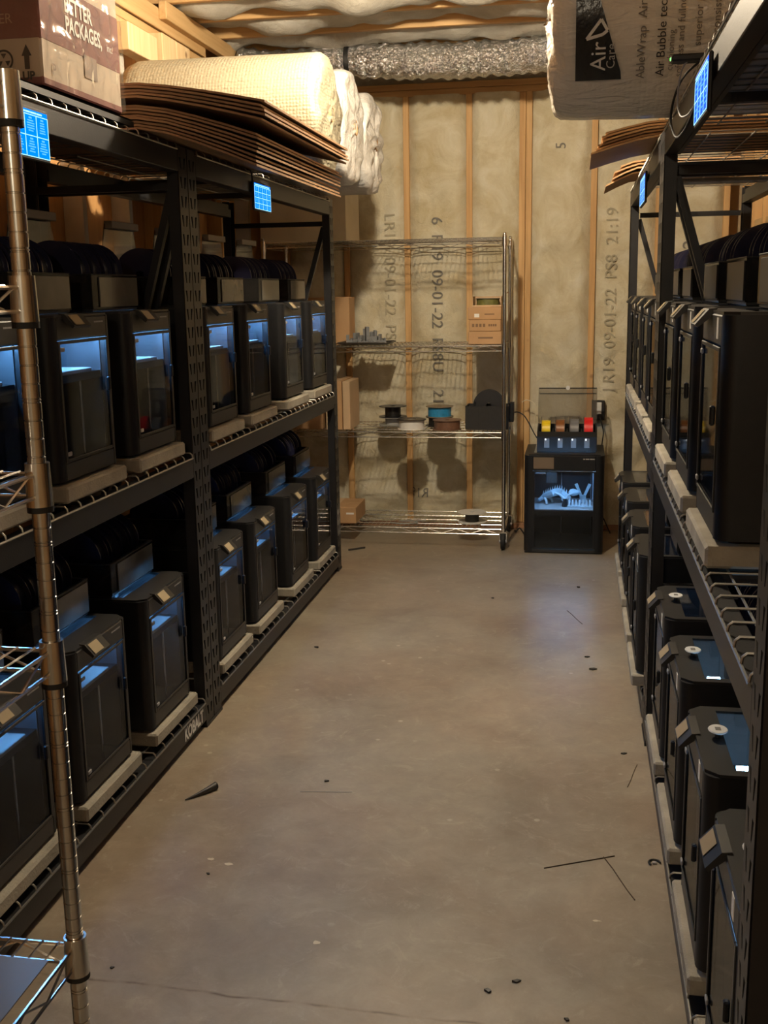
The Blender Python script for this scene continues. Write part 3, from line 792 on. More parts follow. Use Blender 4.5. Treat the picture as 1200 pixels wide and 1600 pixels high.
# white oval tags standing on the right-hand bottom printers
for k, y in enumerate(RN):
    t = thing('oval_tag', 'white oval tag on the '+desc(k, 'four', ('R', 'B'), 'nearer'), 'tag', (XR+.058, y+.005, ZB+.0225+.0452+PHT+.0025), 0, 'white oval tags on the printers')
    m = MB(); m.tube([(0, 0, 0), (0, 0, .016)], .006, 10); link('peg', m.mesh('peg', BLACK), t)
    m = MB(); m.lathe([(.001, .016), (.020, .016), (.0215, .018), (.020, .020), (.001, .020)], 24); m.tf(lambda p: (p.x, p.y*1.25, p.z)); link('disc', m.mesh('disc', WHITEP), t)
    m = MB(); m.box(-.006, .006, -.009, .009, .0201, .0206); link('dark_mark', m.mesh('mark', INK), t)

# ------------------------------------------------------------------ chrome wire shelves
def grooved_post(h, r=.0127, n=16):
    prof = [(r*.2, 0), (r, 0)]
    z = .02; k = 0
    while z < h-.03:
        for dz in ((0,) if k % 4 else (0, .0045)):
            prof += [(r, z+dz-.0013), (r*.90, z+dz-.0006), (r*.90, z+dz+.0006), (r, z+dz+.0013)]
        z += .0254; k += 1
    prof += [(r, h-.004), (r*.75, h), (r*.1, h)]
    m = MB(); m.lathe(prof, n); return m
def wire_shelf_mesh(L, D, step=.0265, zig=.09):
    """shelf with its post centres at (0,0),(L,0),(0,D),(L,D); top wires at z=0"""
    m = MB(); e = .014
    for z, r in ((-.004, .0032), (-.036, .0030)):
        for a, b in (((e, 0), (L-e, 0)), ((e, D), (L-e, D)), ((0, e), (0, D-e)), ((L, e), (L, D-e))):
            m.tube([(a[0], a[1], z), (b[0], b[1], z)], r, 6)
    def zigzag(fn, ln):
        n = max(4, int(ln/zig)); pts = []
        for k in range(n+1):
            t = .03+(ln-.06)*k/n; pts.append(fn(t, -.006 if k % 2 else -.034))
        m.tube(pts, .0022, 5)
    for y in (0, D): zigzag(lambda t, z, y=y: (t, y, z), L)
    for x in (0, L): zigzag(lambda t, z, x=x: (x, t, z), D)
    n = int(L/step)
    for k in range(1, n): m.tube([(L*k/n, 0, -.001), (L*k/n, D, -.001)], .0017, 5, False)
    for k in (1, 2, 3): m.tube([(e, D*k/4, -.0045), (L-e, D*k/4, -.0045)], .0026, 6)
    return m
def collar_mesh(p):
    m = MB(); m.lathe([(.0135, -.052), (.0172, -.052), (.0158, .006), (.0135, .006)], 16, p, 'z', True); return m
def clip_mesh(p):
    m = MB(); m.lathe([(.0128, -.060), (.0178, -.060), (.0178, -.052), (.0128, -.052)], 16, p, 'z', True); return m

# the shelf at the end wall
BX0, BX1, BY0, BY1 = -1.925, -.440, 6.735, 7.27
SHELF_Z = [.128, .738, 1.268, 1.905]
bs = thing('wire_shelf', 'tall chrome wire shelf on castors against the end wall', 'shelf', (BX0, BY0, 0))
gp = grooved_post(1.92-.135).mesh('chrome_post', CHROME)
wsm = wire_shelf_mesh(BX1-BX0, BY1-BY0).mesh('wire_tier', CHROME)
cl = collar_mesh((0, 0, 0)).mesh('collar', CHROME)
cp = MB(); cp.lathe([(.001, 0), (.0135, 0), (.0135, .004), (.009, .010), (.001, .011)], 14); cpm = cp.mesh('post_cap', CHROME)
for x in (0, BX1-BX0):
    for y in (0, BY1-BY0):
        p = link('post', gp, bs, (x, y, .135)); link('post_cap', cpm, p, (0, 0, 1.92-.135))
        for z in SHELF_Z: link('collar', cl, p, (0, 0, z-.135))
        c = MB(); c.lathe([(.012, .105), (.012, .16), (.001, .16)], 12)
        c.box(-.026, -.016, -.028, .018, .055, .108, .002); c.box(.016, .026, -.028, .018, .055, .108, .002); c.box(-.026, .026, -.02, .018, .100, .112, .003)
        co = link('caster_fork', c.mesh('caster_fork', CHROME_DULL), bs, (x, y, 0))
        wlm = MB(); wlm.lathe([(.012, -.014), (.046, -.014), (.0515, -.008), (.0515, .008), (.046, .014), (.012, .014)], 24, (0, -.02, .0525), 'x', True)
        wl = link('caster_wheel', wlm.mesh('caster_wheel', RUBBER), bs, (x, y, 0))
        hb = MB(); hb.lathe([(.001, -.024), (.012, -.024), (.012, .024), (.001, .024)], 14, (0, -.02, .0525), 'x'); link('wheel_hub', hb.mesh('hub', GREYP), wl)
for z in SHELF_Z: link('wire_tier', wsm, bs, (0, 0, z))

# the shelf in the left foreground: only its far corner is in the picture
QX, QY = -.7467, 1.4194
FSX, FSY = .455, 1.20
fsr = thing('wire_shelf', 'chrome wire shelf with grooved posts in the left foreground', 'shelf', (QX-FSX, QY-FSY, 0))
PTOP = 1.890
gp2 = grooved_post(PTOP-.02, .0127, 28).mesh('chrome_post', CHROME_DULL)
FSZ = [.150, .628, 1.104, 1.365, 1.622, 1.885]
wsm2 = wire_shelf_mesh(FSX, FSY, .0265, .07).mesh('wire_tier', CHROME)
def fat_collar():
    m = MB(); m.lathe([(.0138, -.050), (.0188, -.050), (.0172, .012), (.0138, .012)], 28, (0, 0, 0), 'z', True); return m
cl2 = fat_collar().mesh('collar', CHROME_DULL)
rg = MB(); rg.lathe([(.0131, -.0585), (.0185, -.0585), (.0185, -.0505), (.0131, -.0505)], 28, (0, 0, 0), 'z', True); rgm = rg.mesh('sleeve', RUBBER)
cb = MB(); cb.lathe([(.0138, -.05), (.021, -.05), (.0195, .012), (.0138, .012)], 24, (0, 0, 0), 'z', True)
for x in (0, FSX):
    for y in (0, FSY):
        p = link('post', gp2, fsr, (x, y, .02))
        link('post_cap', cpm, p, (0, 0, PTOP-.02))
        for z in FSZ:
            link('collar', cl2, p, (0, 0, z-.02)); link('sleeve', rgm, p, (0, 0, z-.02))
        ft = MB(); ft.lathe([(.001, 0), (.018, 0), (.018, .008), (.008, .012), (.008, .03)], 16); link('foot', ft.mesh('foot', GREYP), fsr, (x, y, 0))
for z in FSZ: link('wire_tier', wsm2, fsr, (0, 0, z))
# dark trays lying on that shelf
def tray_obj(label, loc, w_, d_, h_, r, mat, z0=0.0):
    def rr(hw, hd, r, n=6): return arc(hw-r, hd-r, r, 0, PI/2, n)+arc(-hw+r, hd-r, r, PI/2, PI, n)+arc(-hw+r, -hd+r, r, PI, 1.5*PI, n)+arc(hw-r, -hd+r, r, 1.5*PI, 2*PI, n)
    t = thing('serving_tray', label, 'tray', loc)
    m = MB(); o1 = rr(w_/2-.02, d_/2-.02, r*.8); o2 = rr(w_/2, d_/2, r); i1 = rr(w_/2-.022, d_/2-.022, r*.78); i2 = rr(w_/2-.004, d_/2-.004, r*.97)
    n = len(o1); v = [(*p, 0) for p in o1]+[(*p, h_) for p in o2]+[(*p, h_) for p in i2]+[(*p, .004) for p in i1]
    f = [tuple(range(n))[::-1], tuple(3*n+k for k in range(n))]
    for a in range(3):
        for k in range(n): f.append((a*n+k, a*n+(k+1) % n, (a+1)*n+(k+1) % n, (a+1)*n+k))
    m.add(v, f); link('tray_body', m.mesh('tray', mat, True, .6), t)
    m = MB(); pts = rr(w_/2-.002, d_/2-.002, r); m.tube([(*p, h_) for p in pts+[pts[0]]], .004, 8, False); link('rolled_rim', m.mesh('rim', mat), t)
    return t
TRAYM = M('brown_tray', (.10, .058, .030), .28, 0, .3, 9)
TRAYD = M('dark_tray', (.035, .030, .026), .30)
tray_obj('brown rounded tray on the foreground chrome shelf, at hip height', (QX-.235, QY-.34, 1.104+.003), .40, .58, .045, .09, TRAYM)
tray_obj('dark tray on the lowest visible tier of the foreground chrome shelf', (QX-.25, QY-.42, .628+.003), .36, .62, .05, .09, TRAYM)
lin = MB(); lin.box(-.21, .21, -.58, .55, 0, .002); lo = link('shelf_liner', lin.mesh('liner', M('liner_plastic', (.16, .14, .11), .3)), None, (QX-.228, QY-.58, .628+.001)); tag(lo, 'clear grey-brown plastic liner under the tray on the foreground shelf', 'liner')
lo.location = (QX-.228, QY-.602, .6287)
# small metal tools on the tier above
t = thing('hand_tool', 'small steel pliers lying on the upper tier of the foreground shelf', 'tool', (QX-.09, QY-.10, 1.365+.003))
m = MB(); m.tube([(-.10, -.03, .006), (-.03, -.004, .008), (.03, .003, .007)], .006, 8); link('grip', m.mesh('grip', CHROME_DULL), t)
m = MB(); m.tube([(-.10, .02, .006), (-.03, .004, .008), (.03, -.003, .007)], .006, 8); link('grip', m.mesh('grip', CHROME_DULL), t)
m = MB(); m.lathe([(.001, 0), (.010, 0), (.010, .014), (.001, .014)], 14, (-.02, 0, .001)); link('pivot', m.mesh('pivot', CHROME), t)
tray_obj('black pan with a rolled edge on the upper tier of the foreground shelf', (QX-.27, QY-.20, 1.365+.003), .22, .26, .030, .06, TRAYD)


# ------------------------------------------------------------------ things on top of the left racks
DT = ZT+.0225            # top of the wire decks
def carton_box(m, x0, x1, y0, y1, z0, z1): return m.box(x0, x1, y0, y1, z0, z1, .004)
def dark_pad(name, label, x0, x1, y0, y1, z0, th, mat):
    m = MB(); m.grid(lambda u, v: (x0+(x1-x0)*u, y0+(y1-y0)*v, z0+th+.004*nz(u*9, v*9)), 20, 20); b = len(m.v)
    m.box(x0, x1, y0, y1, z0, z0+th-.004)
    o = link(name, m.mesh(name, mat)); tag(o, label, 'pad'); return o
dark_pad('foam_pad', 'dark foam pad on top of the nearer left rack under the carton', -1.93, XL-.004, 2.30, 3.36, DT, .020, BLACK)
dark_pad('foam_pad', 'dark foam pad on top of the nearer left rack at its near end', -1.93, XL-.03, 1.60, 2.28, DT, .020, BLACK)

cz0 = DT+.026
CARD_M = card_mat('burgundy_print', (.25, .095, .085)); CARD_W = card_mat('bleached_card', (.60, .50, .40))
t = thing('printed_carton', 'burgundy and white printed carton in shrink wrap on top of the left rack', 'carton', (-1.605, 3.02, cz0))
m = MB(); m.box(-.25, .25, -.25, .25, 0, .46, .005); link('box_body', m.mesh('carton', CARD_W), t)
m = MB(); m.box(-.251, .251, -.251, .251, .110, .268, .004); link('printed_band', m.mesh('band', CARD_M), t)
m = MB(); m.box(-.251, .251, -.251, .251, .0, .022, .004); link('printed_band', m.mesh('band', CARD_M), t)
def side(a, b): return (.2525, -.25+a, b)          # aisle face, a to the right, b up
def face(a, b): return (.25-a, -.2525, b)          # near face measured from the right edge
pr = MB(); v, f = text_geo('BETTER', .056, 'LEFT', .0016); pr.add([side(.145+x*.9, .208+y) for x, y, z in v], f)
v, f = text_geo('PACKAGES,', .056, 'LEFT', .0016); pr.add([side(.145+x*.80, .158+y) for x, y, z in v], f)
v, f = text_geo('inc.', .03); pr.add([side(.145+.262+x, .158+y) for x, y, z in v], f)
link('printed_lettering', pr.mesh('lettering', WHITEINK, False), t)
pr = MB(); v, f = text_geo('P', .045); pr.add([side(.05+x, .03+y) for x, y, z in v], f)
pr.add([side(*p) for p in ((.25, .06), (.33, .06), (.33, .12), (.25, .12))], [(0, 1, 2, 3)])
link('printed_mark', pr.mesh('mark', M('grey_print', (.25, .17, .13), .7), False), t)
pr = MB()
v, f = text_geo('ISER', .034, 'RIGHT'); pr.add([(.25-.072+x, -.2525, .150+y) for x, y, z in v], f)
link('printed_lettering', pr.mesh('lettering', M('tan_print', (.50, .30, .22), .7), False), t)
pr = MB()
ax = .25-.040
pr.add([(ax-.007, -.2525, .038), (ax+.007, -.2525, .038), (ax+.007, -.2525, .070), (ax+.014, -.2525, .070), (ax, -.2525, .098), (ax-.014, -.2525, .070), (ax-.007, -.2525, .070)], [(0, 1, 2, 6), (3, 4, 5, 6, 2)])
v, f = text_geo('UP', .028, 'CENTER', .001); pr.add([(ax+.002+x, -.2525, .013+y) for x, y, z in v], f)
gx = .25-.103
ring = lambda r0, r1, c, zc: ([(c+r0*math.cos(2*PI*k/24), -.2525, zc+r0*math.sin(2*PI*k/24)) for k in range(24)]+[(c+r1*math.cos(2*PI*k/24), -.2525, zc+r1*math.sin(2*PI*k/24)) for k in range(24)], [(k, (k+1) % 24, 24+(k+1) % 24, 24+k) for k in range(24)])
pr.add(*ring(.021, .026, gx, .062))
for a in (PI/2, PI/2+2*PI/3, PI/2-2*PI/3):
    pr.add([(gx+.018*math.cos(a+.45), -.2525, .062+.018*math.sin(a+.45)), (gx+.018*math.cos(a-.45), -.2525, .062+.018*math.sin(a-.45)), (gx+.004*math.cos(a), -.2525, .062+.004*math.sin(a))], [(0, 1, 2)])
link('printed_mark', pr.mesh('mark', INKB, False), t)
m = MB(); m.grid(lambda u, v: (.256+.010*abs(nz(u*7, v*9, 1))+.006*nz(u*19, v*5, 4), -.255+.515*u, .003+.455*v), 40, 40)
link('shrink_wrap', m.mesh('wrap', clear('shrink_film', (.93, .92, .90), 1.0, .08, (.6, .55, .48), .06), True, 3), t)
m = MB(); m.grid(lambda u, v: (.256-.515*u, -.2555-.006*abs(nz(u*7, v*9, 6)), .003+.455*v), 30, 30)
link('shrink_wrap', m.mesh('wrap', MATS['shrink_film'], True, 3), t)

# flattened cartons hanging over the aisle
def flat_sheet(k, n, x_out, y0, y1, zL, droop, th, label, mat, group, side=1, xin=-1.95, xs=None):
    xs_ = XL if side > 0 else XR
    def zf(x):
        d = (x-xs_)*side
        tt = max(0.0, d/abs(x_out-xs_))
        return zL-droop*tt**1.25
    N_ = 10; m = MB(); pts = []
    for q in range(N_+1):
        x = xin+(x_out-xin)*q/N_; pts.append((x, zf(x)))
    v = []
    for (x, z) in pts:
        v += [(x, y0, z), (x, y1, z), (x, y1, z+th), (x, y0, z+th)]
    f = []
    for q in range(N_):
        a, b = q*4, q*4+4
        for e in range(4): f.append((a+e, a+(e+1) % 4, b+(e+1) % 4, b+e) if side > 0 else (b+e, b+(e+1) % 4, a+(e+1) % 4, a+e))
    f += [(0, 3, 2, 1) if side < 0 else (0, 1, 2, 3)[::-1], tuple(N_*4+i for i in range(4))]
    m.add(v, f)
    o = bpy.data.objects.new('flattened_carton', m.mesh('flattened_carton', mat, True, .5)); COL.objects.link(o)
    return tag(o, label, 'cardboard', group)
nlow, nup = 8, 5
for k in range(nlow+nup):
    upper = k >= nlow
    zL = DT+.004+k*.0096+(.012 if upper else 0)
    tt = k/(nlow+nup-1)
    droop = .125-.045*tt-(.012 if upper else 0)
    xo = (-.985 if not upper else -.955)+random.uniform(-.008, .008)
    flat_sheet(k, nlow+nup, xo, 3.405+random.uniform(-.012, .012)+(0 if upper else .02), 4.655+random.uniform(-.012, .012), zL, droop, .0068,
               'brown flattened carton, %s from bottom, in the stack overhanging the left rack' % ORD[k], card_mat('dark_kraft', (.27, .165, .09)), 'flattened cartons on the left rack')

# bubble wrap rolls
BUB = bubble_mat('bubble_wrap', (.30, .27, .195), .45, .25, .55)
BAGM = bubble_mat('bagged_bubble_wrap', (.66, .65, .62), .24, .30, .12)
BAGR = bubble_mat('bagged_roll_grey', (.78, .74, .66), .22, .45, .25)
def roll_thing(label, xe, length, yc, r, mat, seed, sgn=1, end_wr=.02):
    """lying roll, axis along x, open end at xe, running away to -sgn"""
    t = thing('bubble_wrap_roll', label, 'bubble wrap', (xe-sgn*length/2, yc, DT+.002), 0, 'bubble wrap rolls on the racks')
    prof = [(.035, .5), (.09, .497), (.16, .494), (.22, .492), (r*.86, .490), (r*.95, .482), (r*.99, .465), (r, .44), (r, .2), (r*.995, 0), (r, -.2), (r, -.44), (r*.95, -.485), (r*.5, -.495), (.035, -.5)]
    fine = []
    for a, b in zip(prof, prof[1:]):
        kk = 6 if abs(a[1]-b[1]) > .1 else 2
        for q in range(kk): fine.append((a[0]+(b[0]-a[0])*q/kk, a[1]+(b[1]-a[1])*q/kk))
    fine.append(prof[-1])
    m = MB(); m.lathe([(q[0], q[1]*length*sgn) for q in fine], 56, (0, 0, 0), 'x')
    def wob(p):
        rr = math.hypot(p.y, p.z); a = math.atan2(p.z, p.y)
        k = 1+.014*nz(p.x*3+seed, math.cos(a)*1.5, math.sin(a)*1.5)+.006*nz(p.x*16, a*5, seed)
        if p.z < -r*.93: k *= .985
        ex = abs(p.x)/(length/2)
        x = p.x + (end_wr*nz(math.cos(a)*3, math.sin(a)*3, rr*14+seed) if ex > .93 else 0)
        return (x, p.y*k, p.z*k)
    m.tf(wob)
    zmin = min(q[2] for q in m.v)
    m.tf(lambda p: (p.x, p.y, p.z-zmin))
    link('wound_wrap', m.mesh('roll', mat, True, 3), t)
    c = MB(); c.lathe([(.028, -length/2-.004), (.036, -length/2-.004), (.036, length/2+.004), (.028, length/2+.004)], 24, (0, 0, -zmin), 'x', True)
    link('cardboard_core', c.mesh('core', KRAFT), t)
    return t, -zmin
roll_thing('large cream bubble wrap roll on the left rack, nearest of three', -1.085, .90, 4.965, .258, BUB, 1.0)
roll_thing('bagged bubble wrap roll, middle of three on the left rack', -1.085, .90, 5.50, .270, BAGM, 5.0, 1, .02)
roll_thing('bagged bubble wrap roll, farthest of three on the left rack', -1.085, .90, 6.06, .262, BAGM, 9.0, 1, .03)

rr_, rz_ = roll_thing('bagged bubble wrap roll with black printed banner over the right rack', -.100, 1.06, 3.64, .300, BAGR, 3.0, -1, .03)
RC = Vector((rr_.location.x, 3.64, DT+.002+rz_))
def on_roll(x, s_, lift=.004):
    """x along the roll axis (world), s = arc length up the near side measured from level with the axis"""
    a = s_/.30
    R_ = .306+lift
    return (x-RC.x, -R_*math.cos(a), R_*math.sin(a)+rz_)
def strip_patch(x_left, x_right, s0, s1, nseg=14):
    m = MB(); v = []; f = []
    for k in range(nseg+1):
        s_ = s0+(s1-s0)*k/nseg; tt = k/nseg
        xl, xr_ = x_left(tt), x_right(tt)
        for q in range(7): v.append(on_roll(xl+(xr_-xl)*q/6, s_))
    for k in range(nseg):
        for q in range(6): f.append((k*7+q, k*7+q+1, (k+1)*7+q+1, (k+1)*7+q))
    return m.add(v, f)
BAN = M('black_print_film', (.012, .012, .013), .22, 0, 0, 1, (1, 1, 1), .3, 30)
bp_ = strip_patch(lambda t: -.022, lambda t: .108-.115*max(0, t-.05), -.235, .12)
bn = link('printed_banner', bp_.mesh('banner', BAN, True, 3), rr_)
def roll_text(txt, size, x, s0, mat, parent, lift=.0055, name='printed_lettering'):
    m = text_mb(txt, size, lambda a, b: on_roll(x-b, s0+a, lift)); return link(name, m.mesh('lettering', mat, False), parent)
roll_text('Air', .062, .062, -.205, WHITEINK, bn, .007)
roll_text('Care', .034, .088, -.200, M('grey_ink', (.45, .45, .45), .6), bn, .007)
tri = MB()
tp = [(.052, -.108), (.008, -.118), (.048, -.070), (.066, -.098)]
for a, b in ((0, 1), (1, 2), (2, 3), (3, 0)):
    p0, p1 = Vector((*tp[a], 0)), Vector((*tp[b], 0)); d = (p1-p0).normalized(); nn = Vector((-d.y, d.x, 0))*.004
    q = [p0+nn, p1+nn, p1-nn, p0-nn]; tri.add([on_roll(e.x, e.y, .007) for e in q], [(0, 1, 2, 3)])
link('logo_mark', tri.mesh('logo', WHITEINK, False), bn)
roll_text('BU', .05, .105, -.01, INKB, rr_)
roll_text('AbleWrap  Air-Cellular Cushioning', .034, .172, -.235, INK, rr_)
roll_text('Air Bubble technology provides:', .034, .226, -.230, INKB, rr_)
roll_text('cushioning', .026, .250, -.215, INK, rr_)
roll_text('softness and fullness', .028, .276, -.235, INK, rr_)
roll_text('superior protection', .030, .322, -.15, INK, rr_)
roll_text('consistent', .030, .370, -.12, INK, rr_)

# flattened cartons and boards on the right racks
for k in range(6):
    flat_sheet(k, 6, .030+random.uniform(-.012, .012)+.012*k, 4.08+random.uniform(-.015, .015), 4.60+random.uniform(-.02, .02), DT+.003+k*.0095, .055-.004*k, .0068,
               'brown flattened carton, %s from bottom, under the bagged roll, right rack' % ORD[k], KRAFT, 'flattened cartons on the right rack', -1, .84)
for k in range(4):
    flat_sheet(k, 4, .105+.02*k+random.uniform(-.02, .02), 5.30+random.uniform(-.02, .02), 5.72+random.uniform(-.03, .03), DT+.003+k*.016, .060-.012*k, .007,
               'brown flattened carton, %s from bottom, small far stack, right rack' % ORD[k], KRAFT, 'small far stack of cartons on the right rack', -1, .70)
for k, (y0, y1, x0, x1, lb) in enumerate(((1.66, 2.42, .31, .86, 'grey-brown fibre board lying on the near top end of the right rack'), (2.46, 3.20, .30, .84, 'grey-brown fibre board lying on top of the right rack beside the bagged roll'))):
    m = MB(); m.box(x0, x1, y0, y1, DT, DT+.012, .002); o = link('fibre_board', m.mesh('fibre_board', M('grey_board', (.26, .23, .19), .8, 0, .15, 20))); tag(o, lb, 'board')

# ------------------------------------------------------------------ tablets on the top beams
def tablet(label, side, y0, y1, z0, z1, cols, rows, base):
    X = (XL+.006) if side > 0 else (XR-.006)
    W_, H_ = y1-y0, z1-z0
    t = thing('tablet', label, 'tablet', (X, (y0+y1)/2, z0), PI/2 if side > 0 else -PI/2, 'tablets on the top beams')
    hw = W_/2
    m = MB(); m.box(-hw, hw, -.009, 0, 0, H_, .003); link('case', m.mesh('case', BLACK), t)
    s0, s1, b0, b1 = -hw+.006, hw-.006, .008, H_-.008
    m = MB(); m.box(s0, s1, -.0098, -.0088, b0, b1); sc = link('screen', m.mesh('screen', base), t)
    g = MB(); top = b1-.012; e = .0009
    for k in range(cols+1):
        x = s0+(s1-s0)*k/cols; g.box(x-e, x+e, -.0106, -.0099, b0, top)
    for k in range(rows+1):
        z = b0+(top-b0)*k/rows; g.box(s0, s1, -.0106, -.0099, z-e, z+e)
    x = s0+.004
    while x < s1-.03:
        wd = random.uniform(.008, .03); g.box(x, x+wd, -.0104, -.0099, top+.004, top+.008); x += wd+.003
    link('tile_grid', g.mesh('tile_grid', SCREENL), sc)['kind'] = 'stuff'
    g = MB()
    for i in range(cols):
        for j in range(rows):
            cx_ = s0+(s1-s0)*(i+.5)/cols; cw = (s1-s0)/cols; z1_ = b0+(top-b0)*(j+1)/rows; ch = (top-b0)/rows
            nl = 6 if cols < 4 else 3
            for k in range(nl):
                wl = cw*(.24 if k == 0 else random.uniform(.3, .66)); zz = z1_-ch*(.16+.72*k/nl)
                g.box(cx_-wl/2, cx_+wl/2, -.0103, -.0099, zz-ch*.028, zz+ch*.028*(2 if k == 0 else 1))
    link('tile_text', g.mesh('tile_text', emit('tablet_text', (.10, .42, 1.0), 1.25)), sc)['kind'] = 'stuff'
    m = MB(); m.box(-.02, .02, 0, .0058, H_*.45, H_*.75); link('clip', m.mesh('clip', BLACK), t)
    return t
tablet('blue lit tablet with six tiles on the left rack beam behind the chrome post', 1, 2.552, 2.745, 1.937, 2.064, 3, 2, SCREENB)
tablet('blue lit tablet with many tiles on the left rack beam below the flattened cartons', 1, 4.575, 4.830, 1.943, 2.062, 4, 4, SCREENB)
tablet('blue lit tablet on the nearer right rack beam beside a looped cable', -1, 2.390, 2.650, 1.946, 2.062, 4, 2, SCREENB2)
tablet('blue lit tablet on the farther right rack beam, seen edge on', -1, 4.560, 4.90, 1.925, 2.045, 4, 2, SCREENB2)
def cable(label, pts, r=.0028, mat=RUBBER, sub=6, name='cable'):
    P_ = [Vector(p) for p in pts]; out = []
    for i in range(len(P_)-1):
        p0 = P_[max(0, i-1)]; p1 = P_[i]; p2 = P_[i+1]; p3 = P_[min(len(P_)-1, i+2)]
        for k in range(sub):
            t = k/sub
            out.append(.5*((2*p1)+(-p0+p2)*t+(2*p0-5*p1+4*p2-p3)*t*t+(-p0+3*p1-3*p2+p3)*t**3))
    out.append(P_[-1])
    m = MB(); m.tube(out, r, 8); o = link(name, m.mesh(name, mat)); return tag(o, label, 'cable')
cable('thin black charging cable looping beside the right tablet', [(.246, 2.66, 1.99), (.232, 2.72, 1.955), (.222, 2.84, 1.955), (.215, 2.93, 2.01), (.225, 2.90, 2.07), (.245, 2.80, 2.098), (.30, 2.76, 2.13)])
cable('second thin grey cable looping beside the right tablet', [(.247, 2.655, 2.0), (.236, 2.70, 1.985), (.228, 2.80, 1.998), (.222, 2.83, 2.04), (.226, 2.80, 2.095), (.240, 2.775, 2.116), (.252, 2.765, 2.120)], .0022, GREYP)
cable('black cable dropping from the left rack beam beside the far tablet', [(-1.345, 4.56, 2.098), (-1.336, 4.545, 2.07), (-1.335, 4.54, 2.0), (-1.338, 4.55, 1.955), (-1.342, 4.575, 1.96)], .003)
t = thing('power_adapter', 'small black power adapter with a green light beside the right tablet', 'adapter', (.225, 2.78, 2.112))
m = MB(); m.box(-.025, .06, -.022, .022, .0, .016, .004); link('adapter_body', m.mesh('adapter', BLACK), t)
m = MB(); m.box(-.0265, -.024, -.005, .005, .006, .011); link('green_light', m.mesh('green_light', emit('green_led', (.1, 1, .1), 4)), t)

# ------------------------------------------------------------------ things on the end wall shelf
Z1, Z2, Z3, Z4 = [z+.0012 for z in SHELF_Z]
def simple_carton(label, x0, x1, y0, y1, z0, z1, mat, parts=(), group=None):
    t = thing('carton', label, 'carton', ((x0+x1)/2, (y0+y1)/2, z0), 0, group)
    hx, hy, h = (x1-x0)/2, (y1-y0)/2, z1-z0
    m = MB(); m.box(-hx, hx, -hy, hy, 0, h, .003); link('box_body', m.mesh('carton', mat), t)
    m = MB(); m.box(-hx*.98, hx*.98, -.0015, .0015, h, h+.0008); m.box(-.03 if hx > .05 else -hx*.5, .03 if hx > .05 else hx*.5, -hy*.96, hy*.96, h, h+.0006)
    link('flap_seam', m.mesh('seam', KRAFT_L), t)
    for nm, (a0, a1, b0, b1), mt in parts:
        m = MB(); m.box(a0, a1, -hy-.0008, -hy+.001, b0, b1); link(nm, m.mesh(nm, mt), t)
    return t
DARKP = M('brown_print', (.20, .12, .07), .8)
simple_carton('large pale carton on the top tier of the end wall shelf', -1.96, -1.415, 6.80, 7.22, Z4, 2.30, WHITECARD)
simple_carton('kraft carton on the second tier behind the left rack post', -1.80, -1.462, 7.065, 7.25, Z3, 1.565, KRAFT)
simple_carton('slim upright carton on the third tier, nearest the spools', -1.462, -1.415, 6.80, 7.10, Z2, 1.045, KRAFT_L)
simple_carton('slim upright carton on the third tier, second from the spools', -1.512, -1.466, 6.79, 7.12, Z2, 1.050, KRAFT)
simple_carton('slim upright carton on the third tier, third from the spools', -1.570, -1.516, 6.79, 7.12, Z2, 1.040, KRAFT_L)
simple_carton('brown carton on the third tier at the shelf left end', -1.87, -1.60, 6.82, 7.15, Z2, 1.00, KRAFT)
simple_carton('low brown carton with a white label on the bottom tier', -1.72, -1.392, 6.80, 7.12, Z1, .235, KRAFT, [('white_label', (.10, .15, .060, .072), WHITEINK)])
simple_carton('small kraft carton at the bottom of the stack of three', -.665, -.462, 6.80, 7.04, Z3, Z3+.078, KRAFT, [('print', (-.04, .05, .035, .045), DARKP)])
simple_carton('small kraft carton with printed lettering in the middle of the stack of three', -.660, -.466, 6.80, 7.03, Z3+.0792, Z3+.148, KRAFT, [('print', (-.078+.022*k, -.064+.022*k, .026, .046), DARKP) for k in range(4)]+[('print', (.022+.013*k, .032+.013*k, .030, .044), DARKP) for k in range(4)])
simple_carton('small kraft carton with a white label on top of the stack of three', -.668, -.464, 6.81, 7.04, Z3+.1492, Z3+.225, KRAFT, [('white_label', (-.062, -.032, .014, .036), WHITEINK), ('print', (0, .06, .030, .036), DARKP)])
t = thing('open_carton', 'open kraft carton holding an olive roll above the small carton stack', 'carton', (-.555, 6.93, Z3+.2262))
m = MB(); m.box(-.088, .088, -.085, .085, 0, .003); m.box(-.088, -.085, -.085, .085, .003, .062); m.box(.085, .088, -.085, .085, .003, .062); m.box(-.085, .085, .082, .085, .003, .062); m.box(-.085, .085, -.085, -.082, .003, .010)
link('box_body', m.mesh('carton', KRAFT_L), t)
m = MB(); m.add([(.085, -.085, .062), (.085, .085, .062), (.125, .085, .088), (.125, -.085, .088), (.087, -.085, .060), (.087, .085, .060), (.127, .085, .086), (.127, -.085, .086)], [(0, 1, 2, 3), (7, 6, 5, 4), (0, 3, 7, 4), (1, 5, 6, 2), (2, 6, 7, 3), (0, 4, 5, 1)])
link('raised_flap', m.mesh('flap', KRAFT_L), t)
OLIVE = M('olive_filament', (.16, .16, .05), .4, 0, .2, 40)
inst('filament_spool', spool_spec(.076, .046, M('dark_flange', (.04, .045, .03), .5), OLIVE, .92, 'z'), 'olive filament spool lying in the open kraft carton', 'spool', (-.555, 6.93, Z3+.2262+.0265))
